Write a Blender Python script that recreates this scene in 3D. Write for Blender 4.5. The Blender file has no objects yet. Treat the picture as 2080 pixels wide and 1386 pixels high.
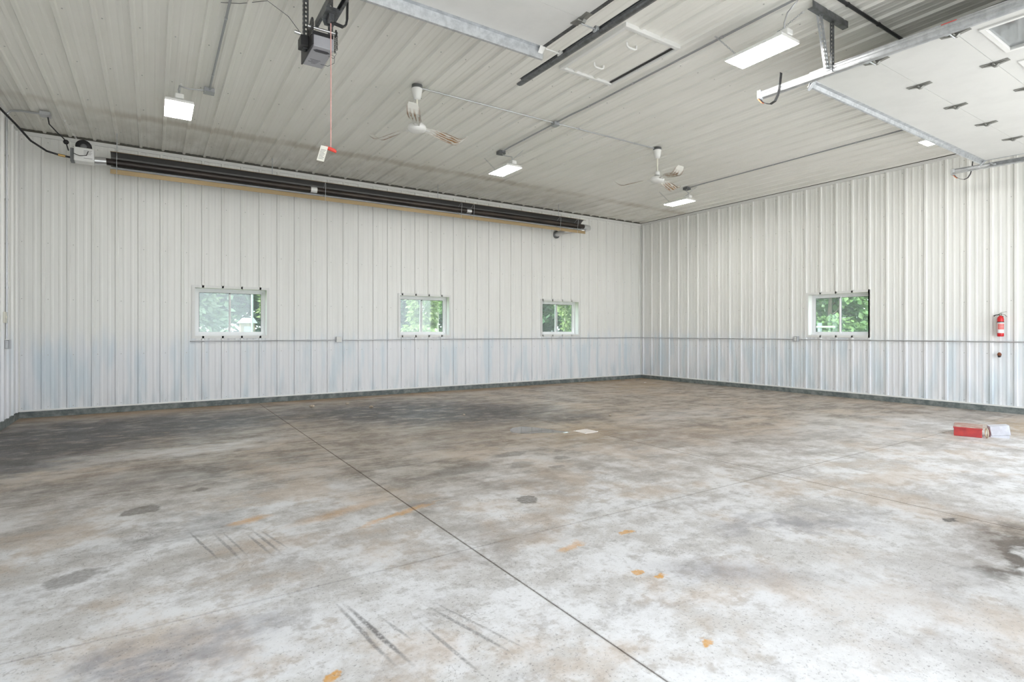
import bpy, math, random
from mathutils import Vector, Matrix
random.seed(7)
S = bpy.context.scene
COL = S.collection
PI = math.pi
FT = 0.3048

# ------------------------------------------------------------------ camera
FPX = 1115.87
YAW = math.radians(33.132)
CAM = Vector((-11.472, -10.945, 1.302))
cd = bpy.data.cameras.new('camera'); cam = bpy.data.objects.new('camera', cd); COL.objects.link(cam)
cam.location = CAM; cam.rotation_euler = (PI/2, 0, -YAW)
cd.sensor_width = 36; cd.lens = 36*FPX/2080; cd.shift_y = -(693-674.13)/2080
cd.clip_start = 0.05; cd.clip_end = 300
S.camera = cam
# ------------------------------------------------------------------ sky, exposure
w = bpy.data.worlds.new('sky'); S.world = w; w.use_nodes = True
bg = w.node_tree.nodes['Background']
bg.inputs[0].default_value = (0.86, 0.93, 1.0, 1); bg.inputs[1].default_value = 3.0
S.view_settings.view_transform = 'Standard'; S.view_settings.look = 'None'
S.view_settings.gamma = 1; S.view_settings.use_curve_mapping = False
S.view_settings.exposure = 0.90
LED = 29.0
sd_ = bpy.data.lights.new('sun', 'SUN'); sd_.energy = 5.0; sd_.angle = math.radians(3); sd_.color = (1.0, .95, .87)
sun = bpy.data.objects.new('sun', sd_); COL.objects.link(sun)
sun.rotation_euler = Vector((.74, -.06, -.80)).to_track_quat('-Z', 'Y').to_euler()
# ------------------------------------------------------------------ room numbers (metres, corner of back and right wall at the origin)
JX = [-13.177, -9.872, -6.70, -3.53, 0.]; JY = [-11.5, -8.05, -5.47, -2.80, 0.]
ZC = 4.358; XL = -13.177; YN = -11.30; ZB = 0.10
RIB = FT

# ------------------------------------------------------------------ materials
def mat(name, col=(.8,.8,.8), rough=.5, metal=0., emit=None, estr=0., spec=None, trans=0.):
    m = bpy.data.materials.new(name); m.use_nodes = True
    b = m.node_tree.nodes['Principled BSDF']
    b.inputs['Base Color'].default_value = (*col, 1); b.inputs['Roughness'].default_value = rough
    b.inputs['Metallic'].default_value = metal
    if spec is not None: b.inputs['Specular IOR Level'].default_value = spec
    if emit: b.inputs['Emission Color'].default_value = (*emit, 1); b.inputs['Emission Strength'].default_value = estr
    if trans: b.inputs['Transmission Weight'].default_value = trans
    return m
class NT:
    def __init__(s, m):
        s.m = m; s.t = m.node_tree; s.b = s.t.nodes['Principled BSDF']
        g = s.t.nodes.new('ShaderNodeNewGeometry'); s.pos = g.outputs['Position']
    def n(s, k, **kw):
        x = s.t.nodes.new(k)
        for a, v in kw.items(): setattr(x, a, v)
        return x
    def put(s, sock, v):
        if isinstance(v, bpy.types.NodeSocket): s.t.links.new(v, sock)
        else: sock.default_value = v
    def math(s, op, a, b=0., c=0., clamp=False):
        x = s.n('ShaderNodeMath', operation=op, use_clamp=clamp)
        s.put(x.inputs[0], a); s.put(x.inputs[1], b); s.put(x.inputs[2], c); return x.outputs[0]
    def noise(s, vec, scale, det=4, rough=.6, col=False, dist=0.):
        x = s.n('ShaderNodeTexNoise'); s.put(x.inputs['Vector'], vec); x.inputs['Scale'].default_value = scale
        x.inputs['Detail'].default_value = det; x.inputs['Roughness'].default_value = rough; x.inputs['Distortion'].default_value = dist
        return x.outputs['Color'] if col else x.outputs['Fac']
    def scale(s, vec, v):
        x = s.n('ShaderNodeMapping'); s.put(x.inputs[0], vec); x.inputs['Scale'].default_value = v; return x.outputs[0]
    def ramp(s, f, lo, hi, a=0., b=1.):
        x = s.n('ShaderNodeMapRange', interpolation_type='SMOOTHSTEP'); s.put(x.inputs[0], f)
        for i, q in enumerate((lo, hi, a, b)): s.put(x.inputs[1+i], q)
        return x.outputs[0]
    def mix(s, f, a, b, mode='MIX'):
        x = s.n('ShaderNodeMix', data_type='RGBA', blend_type=mode); s.put(x.inputs[0], f)
        for i, q in ((6, a), (7, b)):
            s.put(x.inputs[i], q if isinstance(q, bpy.types.NodeSocket) else (*q, 1))
        return x.outputs[2]
    def sep(s, vec):
        x = s.n('ShaderNodeSeparateXYZ'); s.put(x.inputs[0], vec); return x.outputs
    def color(s, c): s.t.links.new(c, s.b.inputs['Base Color'])
    def bump(s, h, strength=.3, dist=.01):
        x = s.n('ShaderNodeBump'); x.inputs['Strength'].default_value = strength; x.inputs['Distance'].default_value = dist
        s.put(x.inputs['Height'], h); s.t.links.new(x.outputs[0], s.b.inputs['Normal'])

def wall_material():
    m = mat('painted_steel_wall', (.80,.80,.77), .36)
    t = NT(m); x, y, z = t.sep(t.pos)
    streak = t.noise(t.scale(t.pos, (5, 5, .35)), 1.6, 3)
    c = t.mix(t.ramp(streak, .35, .75), (.865,.865,.835), (.825,.825,.795))
    # bluish tint, blotches of paint overspray and scuffing on the lower sheets, ragged upper edge
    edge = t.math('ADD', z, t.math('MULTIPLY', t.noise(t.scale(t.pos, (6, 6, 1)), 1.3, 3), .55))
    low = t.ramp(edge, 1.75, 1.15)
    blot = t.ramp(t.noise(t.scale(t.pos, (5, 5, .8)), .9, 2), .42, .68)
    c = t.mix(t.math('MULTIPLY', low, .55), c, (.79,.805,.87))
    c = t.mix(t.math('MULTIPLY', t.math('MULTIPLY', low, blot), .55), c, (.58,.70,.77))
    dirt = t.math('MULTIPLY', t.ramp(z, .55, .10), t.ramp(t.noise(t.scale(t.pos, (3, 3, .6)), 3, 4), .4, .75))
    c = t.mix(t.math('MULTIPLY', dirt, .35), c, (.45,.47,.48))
    t.color(c); return m
def ceiling_material():
    m = mat('painted_steel_ceiling', (.62,.615,.57), .40)
    t = NT(m); x, y, z = t.sep(t.pos)
    n = t.noise(t.scale(t.pos, (1.2, .5, 1)), 1.2, 4)
    c = t.mix(t.ramp(n, .3, .75), (.88,.87,.82), (.83,.82,.765))
    # brown heat and dust stain along the purlin line in front of the heater
    yy = t.math('ADD', y, t.math('MULTIPLY', t.noise(t.pos, 1.5, 3), .25))
    d = t.math('ABSOLUTE', t.math('ADD', yy, 1.37))
    band = t.math('MULTIPLY', t.ramp(d, .22, .03), t.ramp(t.noise(t.pos, .8, 3), .3, .62))
    c = t.mix(t.math('MULTIPLY', band, .45), c, (.38,.31,.22))
    grime = t.math('MULTIPLY', t.ramp(yy, -2.2, -.2), t.ramp(t.noise(t.scale(t.pos, (3, 1, 1)), 1.7, 4), .3, .7))
    c = t.mix(t.math('MULTIPLY', grime, .35), c, (.40,.37,.29))
    t.color(c); return m

FLOOR_SPOTS = [  # x, y, rx, ry, angle, soft, strength, colour key
 (-12.2,-2.2,1.4,1.35,.2,.8,1.,'damp'), (-10.9,-1.9,1.3,.8,0,.9,.9,'damp'), (-12.7,-3.9,.6,.35,.3,.5,.85,'damp'), (-8.0,-2.5,1.8,1.2,-.5,.8,1.,'damp'), (-6.9,-3.5,.9,.7,.5,.8,.85,'damp'), (-12.6,-3.1,.6,.5,0,.8,.8,'damp'),
 (-8.4,-4.7,.9,.5,.2,.9,.45,'brown'), (-6.1,-4.5,.6,.35,.3,.7,.6,'damp'), (-6.0,-6.3,1.3,.6,-.5,.9,.45,'brown'),
 (-11.55,-6.12,.13,.10,.5,.12,.75,'spot'), (-11.15,-5.75,.06,.05,0,.15,.7,'spot'), (-9.04,-7.44,.085,.10,.2,.14,.8,'spot'),
 (-9.05,-6.35,.30,.16,.1,.3,.65,'spot'), (-8.46,-6.50,.16,.10,.4,.3,.55,'spot'), (-8.3,-6.05,.22,.09,.1,.2,.6,'spot'), (-7.94,-6.47,.09,.07,0,.3,.6,'spot'),
 (-7.75,-6.2,.07,.05,0,.3,.6,'spot'), (-8.2,-6.75,.09,.05,0,.3,.6,'spot'), (-11.82,-7.25,.13,.09,.4,.25,.65,'spot'),
 (-8.7,-7.0,.55,.18,.2,.9,.4,'brown'), (-9.6,-7.95,.5,.22,.2,.9,.35,'brown'), (-11.5,-8.45,.42,.22,.3,.7,.6,'violet'), (-11.2,-5.0,1.0,.30,.1,.9,.4,'damp'),
 (-11.35,-6.7,.45,.16,.2,.8,.35,'damp'),
 (-7.25,-9.86,.55,.10,.12,.8,.95,'dark'), (-7.2,-9.70,.7,.22,.1,.95,.5,'brown'), (-6.86,-9.42,.06,.035,0,.3,.9,'dark'), (-7.83,-8.83,.55,.17,-.5,.9,.55,'violet'), (-8.85,-9.1,.35,.12,-.7,.9,.5,'violet'),
 (-9.28,-8.83,.032,.028,.3,.3,.85,'rust'), (-9.22,-8.93,.034,.03,.2,.3,.95,'rust'), (-8.90,-8.37,.04,.03,0,.35,.8,'rust'),
 (-9.52,-9.47,.028,.024,0,.35,.85,'rust'), (-10.90,-8.85,.035,.03,.4,.3,.85,'rust'), (-10.0,-7.22,.30,.035,.35,.6,.6,'rust'),
 (-10.93,-6.78,.13,.05,.25,.6,.6,'rust'), (-10.35,-6.95,.30,.06,.3,.8,.35,'rust'), (-9.35,-8.35,.10,.03,.3,.5,.6,'rust'),
 (-6.75,-5.45,.9,.5,.2,1.0,.40,'ochre'), (-1.2,-1.0,1.6,.9,.4,1.0,.45,'ochre'), (-1.6,-8.5,.8,.30,.3,.9,.6,'ochre'),
 (-3.3,-7.4,1.3,.5,-.2,1.0,.35,'pale'), (-8.6,-9.75,.9,.35,.2,1.0,.5,'pale'), (-11.25,-3.9,1.0,.25,.15,.9,.5,'pale'), (-4.6,-5.2,1.2,.4,.1,1.0,.3,'pale'),
]
SKIDS = [  # x0,y0,x1,y1,half width,strength
 (-10.735,-8.33,-10.69,-8.86,.010,.7), (-10.70,-8.36,-10.63,-8.90,.012,.85), (-10.60,-8.55,-10.56,-8.75,.008,.5), (-10.47,-8.70,-10.43,-9.10,.009,.6),
 (-10.38,-8.57,-10.26,-9.05,.009,.6), (-10.34,-8.55,-10.20,-9.05,.007,.5), (-11.27,-6.85,-11.17,-7.35,.008,.75), (-11.14,-6.95,-11.06,-7.45,.010,.55), (-11.09,-6.95,-11.02,-7.40,.007,.5),
 (-10.96,-7.10,-10.90,-7.45,.010,.6), (-10.92,-7.05,-10.85,-7.45,.010,.65), (-10.88,-7.05,-10.80,-7.42,.008,.5),
]
def ellipse_group():
    g = bpy.data.node_groups.new('stain_mask', 'ShaderNodeTree')
    for nme, ty in (('Vector','NodeSocketVector'),('Centre','NodeSocketVector'),('Angle','NodeSocketFloat'),('Inv','NodeSocketVector'),('Soft','NodeSocketFloat'),('Strength','NodeSocketFloat')):
        g.interface.new_socket(nme, in_out='INPUT', socket_type=ty)
    g.interface.new_socket('Fac', in_out='OUTPUT', socket_type='NodeSocketFloat')
    i = g.nodes.new('NodeGroupInput'); o = g.nodes.new('NodeGroupOutput'); L = g.links.new
    sub = g.nodes.new('ShaderNodeVectorMath'); sub.operation = 'SUBTRACT'; L(i.outputs[0], sub.inputs[0]); L(i.outputs[1], sub.inputs[1])
    r = g.nodes.new('ShaderNodeVectorRotate'); r.rotation_type = 'Z_AXIS'; L(sub.outputs[0], r.inputs['Vector']); L(i.outputs[2], r.inputs['Angle'])
    mu = g.nodes.new('ShaderNodeVectorMath'); mu.operation = 'MULTIPLY'; L(r.outputs[0], mu.inputs[0]); L(i.outputs[3], mu.inputs[1])
    ln = g.nodes.new('ShaderNodeVectorMath'); ln.operation = 'LENGTH'; L(mu.outputs[0], ln.inputs[0])
    a = g.nodes.new('ShaderNodeMath'); a.operation = 'SUBTRACT'; a.inputs[0].default_value = 1.0; L(i.outputs[4], a.inputs[1])
    mr = g.nodes.new('ShaderNodeMapRange'); mr.interpolation_type = 'SMOOTHSTEP'; L(ln.outputs['Value'], mr.inputs[0])
    b = g.nodes.new('ShaderNodeMath'); b.operation = 'ADD'; b.inputs[0].default_value = 1.0; L(i.outputs[4], b.inputs[1])
    L(b.outputs[0], mr.inputs[1]); L(a.outputs[0], mr.inputs[2]); mr.inputs[3].default_value = 0; L(i.outputs[5], mr.inputs[4])
    L(mr.outputs[0], o.inputs[0]); return g
def floor_material():
    m = mat('stained_concrete', (.6,.6,.6), .5)
    t = NT(m); flat = t.scale(t.pos, (1, 1, 0)); x, y, z = t.sep(t.pos)
    G = ellipse_group()
    warp = t.n('ShaderNodeVectorMath', operation='SUBTRACT'); t.put(warp.inputs[0], t.noise(flat, 2.6, 5, .62, col=True)); warp.inputs[1].default_value = (.5,.5,.5)
    def warped(k):
        a = t.n('ShaderNodeVectorMath', operation='SCALE'); t.put(a.inputs[0], warp.outputs[0]); a.inputs['Scale'].default_value = k
        b = t.n('ShaderNodeVectorMath', operation='ADD'); t.put(b.inputs[0], flat); t.put(b.inputs[1], a.outputs[0])
        return t.scale(b.outputs[0], (1, 1, 0))
    big, line = warped(1.3), warped(.025)
    w2 = t.n('ShaderNodeVectorMath', operation='SUBTRACT'); t.put(w2.inputs[0], t.noise(flat, 9, 4, .65, col=True)); w2.inputs[1].default_value = (.5,.5,.5)
    w3 = t.n('ShaderNodeVectorMath', operation='SCALE'); t.put(w3.inputs[0], w2.outputs[0]); w3.inputs['Scale'].default_value = .17
    w4 = t.n('ShaderNodeVectorMath', operation='ADD'); t.put(w4.inputs[0], flat); t.put(w4.inputs[1], w3.outputs[0]); small = t.scale(w4.outputs[0], (1, 1, 0))
    n1 = t.noise(flat, .55, 5, .62); n2 = t.noise(flat, 2.1, 8, .70); n3 = t.noise(flat, 8, 7, .72); n4 = t.noise(flat, 46, 4, .7)
    c = t.mix(t.ramp(n2, .42, .60), (.72,.715,.72), (.55,.53,.51))
    c = t.mix(t.math('MULTIPLY', t.ramp(n3, .50, .64), .60), c, (.36,.34,.32))
    blot = t.math('MULTIPLY', t.ramp(t.noise(flat, 1.25, 7, .72, dist=.6), .50, .60), t.ramp(n3, .40, .56, .25, 1.))
    c = t.mix(t.math('MULTIPLY', blot, .55), c, (.33,.31,.30))
    # walked-in dirt: little by the doors, more towards the back of the shop
    dy = t.math('ADD', y, t.math('MULTIPLY', t.math('SUBTRACT', n1, .5), 5.))
    dy = t.math('ADD', dy, t.math('MULTIPLY', t.math('SUBTRACT', n2, .5), 4.))
    dy = t.math('ADD', dy, t.math('MULTIPLY', t.math('ADD', x, 9.), .20))
    dirt = t.ramp(dy, -8.7, -4.5)
    dirty = t.mix(t.ramp(n2, .42, .60), (.33,.262,.195), (.18,.136,.098))
    dirty = t.mix(t.math('MULTIPLY', t.ramp(n3, .48, .62), .55), dirty, (.42,.37,.32))
    c = t.mix(t.math('MULTIPLY', dirt, .88), c, dirty)
    tan = t.math('MULTIPLY', t.ramp(t.noise(flat, 1.0, 6, .68), .48, .62), .52)
    c = t.mix(tan, c, (.50,.39,.29))
    streak = t.noise(t.scale(t.pos, (1.0, 4.0, 0)), 1.5, 7, .70)
    c = t.mix(t.math('MULTIPLY', t.math('MULTIPLY', t.ramp(streak, .52, .62), dirt), .60), c, (.50,.46,.42))
    c = t.mix(t.math('MULTIPLY', t.math('MULTIPLY', t.ramp(streak, .47, .38), dirt), .60), c, (.13,.11,.095))
    PAL = dict(damp=(.066,.057,.055), brown=(.20,.155,.12), spot=(.125,.105,.088), violet=(.24,.23,.25), dark=(.06,.05,.045), rust=(.62,.31,.06), ochre=(.40,.27,.13), pale=(.66,.65,.65))
    for (sx, sy, rx, ry, an, so, st, key) in FLOOR_SPOTS:
        g = t.n('ShaderNodeGroup'); g.node_tree = G
        t.put(g.inputs['Vector'], big if max(rx, ry) > .35 else small)
        g.inputs['Centre'].default_value = (sx, sy, 0); g.inputs['Angle'].default_value = -an; g.inputs['Inv'].default_value = (1/rx, 1/ry, 0)
        g.inputs['Soft'].default_value = min(.95, so); g.inputs['Strength'].default_value = st
        f = g.outputs[0]
        if max(rx, ry) > .35: f = t.math('MULTIPLY', f, t.ramp(t.noise(t.scale(t.pos, (1.5, 3.0, 0)), 2.2, 5, .66), .36, .54, .35, 1.25), clamp=True)
        else: f = t.math('MULTIPLY', f, t.ramp(n4, .36, .60, .80, 1.08), clamp=True)
        c = t.mix(f, c, PAL[key])
    for (x0, y0, x1, y1, hw, st) in SKIDS:
        g = t.n('ShaderNodeGroup'); g.node_tree = G; t.put(g.inputs['Vector'], line)
        L = math.hypot(x1-x0, y1-y0)/2; an = math.atan2(y1-y0, x1-x0)
        g.inputs['Centre'].default_value = ((x0+x1)/2, (y0+y1)/2, 0); g.inputs['Angle'].default_value = -an
        g.inputs['Inv'].default_value = (1/L, 1/hw, 0); g.inputs['Soft'].default_value = .5; g.inputs['Strength'].default_value = st
        c = t.mix(t.math('MULTIPLY', g.outputs[0], t.ramp(n4, .35, .55, .3, 1.), clamp=True), c, (.13,.12,.12))
    # rusty tide line along the back wall
    tide = t.math('MULTIPLY', t.ramp(t.math('ADD', y, t.math('MULTIPLY', n3, .25)), -.62, -.10), t.ramp(n1, .25, .55))
    c = t.mix(t.math('MULTIPLY', tide, .7), c, (.33,.205,.10))
    # grime along the saw cuts
    for ax, js in ((x, JX[1:4]), (y, JY[1:4])):
        for jv in js:
            d = t.math('ABSOLUTE', t.math('ADD', ax, -jv + .0))
            c = t.mix(t.math('MULTIPLY', t.ramp(t.math('ADD', d, t.math('MULTIPLY', n4, .02)), .026, .008), .50 if ax is x else .28), c, (.20,.155,.12))
    sp = t.noise(flat, 62, 3, .78)
    speck = t.math('MULTIPLY', t.ramp(sp, .56, .66), t.ramp(n2, .40, .58, .35, 1.))
    c = t.mix(t.math('MULTIPLY', speck, .75), c, (.19,.175,.17))
    vein = t.math('ABSOLUTE', t.math('SUBTRACT', t.noise(flat, 4.5, 5, .62, dist=1.2), .5))
    vm = t.math('MULTIPLY', t.ramp(vein, .010, .002), t.ramp(t.noise(flat, .9, 3), .54, .64))
    c = t.mix(t.math('MULTIPLY', vm, .55), c, (.20,.18,.165))
    spk2 = t.ramp(t.noise(flat, 33, 4, .75), .58, .70)
    c = t.mix(t.math('MULTIPLY', spk2, .30), c, (.72,.71,.70))
    t.color(c)
    t.put(t.b.inputs['Roughness'], t.ramp(n2, .3, .7, .42, .62))
    t.bump(t.math('ADD', n4, t.math('MULTIPLY', n3, .6)), .12, .004); return m
def noisy(name, a, b, rough=.5, metal=0., scale=6., lo=.4, hi=.65, stretch=(1,1,1)):
    m = mat(name, a, rough, metal); t = NT(m)
    t.color(t.mix(t.ramp(t.noise(t.scale(t.pos, stretch), scale, 5, .65), lo, hi), a, b)); return m
def foliage_material(name, a, b):
    m = mat(name, a, .6); t = NT(m)
    c = t.mix(t.ramp(t.noise(t.pos, 1.6, 4), .35, .65), a, b); t.color(c)
    tr = t.n('ShaderNodeBsdfTranslucent'); t.put(tr.inputs[0], c)
    mx = t.n('ShaderNodeMixShader'); mx.inputs[0].default_value = .35
    t.t.links.new(t.b.outputs[0], mx.inputs[1]); t.t.links.new(tr.outputs[0], mx.inputs[2])
    t.t.links.new(mx.outputs[0], t.t.nodes['Material Output'].inputs[0]); return m

M = dict(
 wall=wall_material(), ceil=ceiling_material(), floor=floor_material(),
 trim=mat('white_trim', (.78,.78,.76), .4), skirt=noisy('weathered_skirt_board', (.11,.13,.13), (.24,.26,.25), .75, 0, 9, .35, .7),
 screwhead=mat('painted_screw_head', (.50,.50,.48), .5), hinge=mat('hinge_steel', (.30,.30,.28), .45, .6), wing=mat('highlighted_wing', (.86,.87,.88), .5, .2), gapshade=mat('gap_shade', (.10,.095,.08), .9), sub=mat('slab_joint_grime', (.10,.085,.07), .9), shell=mat('wall_core', (.45,.42,.38), .8),
 galv=noisy('galvanised_steel', (.62,.64,.66), (.48,.50,.52), .48, .75, 14), galvdark=noisy('dark_galvanised_steel', (.20,.21,.22), (.13,.135,.14), .38, .7, 14),
 emt=mat('conduit_steel', (.55,.56,.58), .35, .8), box=mat('grey_steel_box', (.42,.43,.45), .45, .6), boxdark=mat('dark_grey_box', (.16,.165,.17), .5, .4),
 door=noisy('white_door_steel', (.73,.73,.71), (.70,.70,.68), .42, 0, 3), doorglass=mat('door_window_glass', (.34,.36,.37), .04, .6, spec=.9),
 white=mat('white_enamel', (.82,.82,.80), .35), plastic=mat('white_plastic', (.80,.80,.77), .45), ivory=mat('ivory_plastic', (.78,.76,.66), .45),
 led=mat('lit_diffuser', (1,1,1), .5, emit=(1.0,.975,.93), estr=LED),
 black=mat('black_steel', (.03,.03,.032), .45), rubber=mat('black_rubber', (.02,.02,.022), .6), tube=noisy('heater_tube_steel', (.045,.038,.036), (.075,.06,.05), .38, .5, 5, stretch=(.3,1,1)),
 refl=mat('shaded_reflector', (.15,.145,.14), .42, .6), brown=mat('browned_reflector_lip', (.42,.31,.17), .45, .3), alu=mat('aluminium_duct', (.66,.67,.68), .32, .9),
 greybox=mat('opener_grey_paint', (.40,.40,.43), .5), greydark=mat('opener_badge', (.06,.06,.07), .5), print_=mat('printed_grey', (.20,.20,.22), .6),
 rope=mat('faded_red_rope', (.78,.42,.38), .8), red=mat('red_plastic', (.75,.06,.04), .4), tag=mat('paper_tag', (.85,.83,.74), .7), ink=mat('tag_print', (.35,.34,.33), .8),
 vinyl=mat('white_vinyl', (.82,.82,.83), .4), seal=mat('black_glazing_seal', (.05,.055,.06), .6),
 ered=mat('extinguisher_red', (.62,.015,.02), .28), label=mat('white_label', (.85,.85,.85), .6), lred=mat('label_red', (.72,.10,.08), .6), valve=mat('valve_metal', (.30,.31,.27), .35, .6),
 knob=mat('rusty_knob', (.22,.07,.03), .6), redbox=noisy('worn_red_paint', (.52,.055,.05), (.42,.045,.05), .5, 0, 12), lidtop=noisy('dusty_red_lid', (.38,.20,.16), (.46,.38,.32), .7, 0, 10),
 tan=mat('tan_rubber', (.55,.48,.34), .6), carton=noisy('white_carton', (.62,.63,.68), (.52,.52,.57), .7, 0, 8), stone=noisy('pebble', (.50,.42,.33), (.34,.28,.22), .85, 0, 20),
 grate=mat('pale_drain_cover', (.82,.76,.72), .5), apron=noisy('outdoor_concrete', (.78,.765,.73), (.70,.68,.65), .8, 0, 1.5), grass=noisy('lawn', (.13,.22,.05), (.22,.30,.08), .9, 0, 1.2),
 bark=noisy('bark', (.22,.17,.13), (.12,.09,.07), .9, 0, 5), palebark=noisy('pale_bark', (.48,.46,.40), (.34,.32,.27), .9, 0, 6),
 spruce=foliage_material('spruce_needles', (.10,.17,.10), (.22,.28,.16)), dark=foliage_material('dark_leaves', (.035,.08,.035), (.07,.14,.05)), bright=foliage_material('bright_leaves', (.17,.26,.08), (.26,.33,.13)), mid=foliage_material('mid_leaves', (.10,.20,.07), (.19,.30,.10)),
 siding=mat('grey_siding', (.22,.25,.28), .7), roof=mat('pale_roofing', (.40,.42,.45), .6), outwhite=mat('weathered_white_paint', (.42,.44,.46), .6),
)
def glass_material():
    m = bpy.data.materials.new('window_glass'); m.use_nodes = True; t = m.node_tree; t.nodes.clear()
    o = t.nodes.new('ShaderNodeOutputMaterial'); tr = t.nodes.new('ShaderNodeBsdfTransparent'); gl = t.nodes.new('ShaderNodeBsdfGlossy'); df = t.nodes.new('ShaderNodeBsdfDiffuse')
    tr.inputs[0].default_value = (.90,.95,.94,1); gl.inputs['Roughness'].default_value = .03; df.inputs[0].default_value = (.75,.85,.88,1)
    a = t.nodes.new('ShaderNodeMixShader'); a.inputs[0].default_value = .10; b = t.nodes.new('ShaderNodeMixShader'); b.inputs[0].default_value = .06
    t.links.new(tr.outputs[0], a.inputs[1]); t.links.new(df.outputs[0], a.inputs[2]); t.links.new(a.outputs[0], b.inputs[1]); t.links.new(gl.outputs[0], b.inputs[2]); t.links.new(b.outputs[0], o.inputs[0])
    return m
M['glass'] = glass_material()
def water_material():
    m = mat('thin_water', (.16,.14,.12), .03, spec=.8); return m
M['water'] = water_material()
def blade_material():
    m = mat('rusting_fan_blade', (.78,.77,.72), .45); t = NT(m)
    tc = t.n('ShaderNodeTexCoord'); x, y, z = t.sep(tc.outputs['Object'])
    st = t.math('SINE', t.math('MULTIPLY', y, 150.))
    n = t.noise(t.scale(tc.outputs['Object'], (3, 26, 1)), 2.2, 5, .7)
    mid = t.math('MULTIPLY', t.ramp(x, .20, .32), t.ramp(x, .66, .54))
    f = t.math('MULTIPLY', t.ramp(t.math('ADD', t.math('MULTIPLY', st, .10), n), .50, .60), mid)
    ed = t.ramp(t.math('ABSOLUTE', y), .055, .068)
    c = t.mix(f, (.78,.77,.72), (.30,.15,.05)); c = t.mix(t.math('MULTIPLY', ed, .6), c, (.22,.12,.06)); t.color(c); return m
M['blade'] = blade_material()

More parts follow.
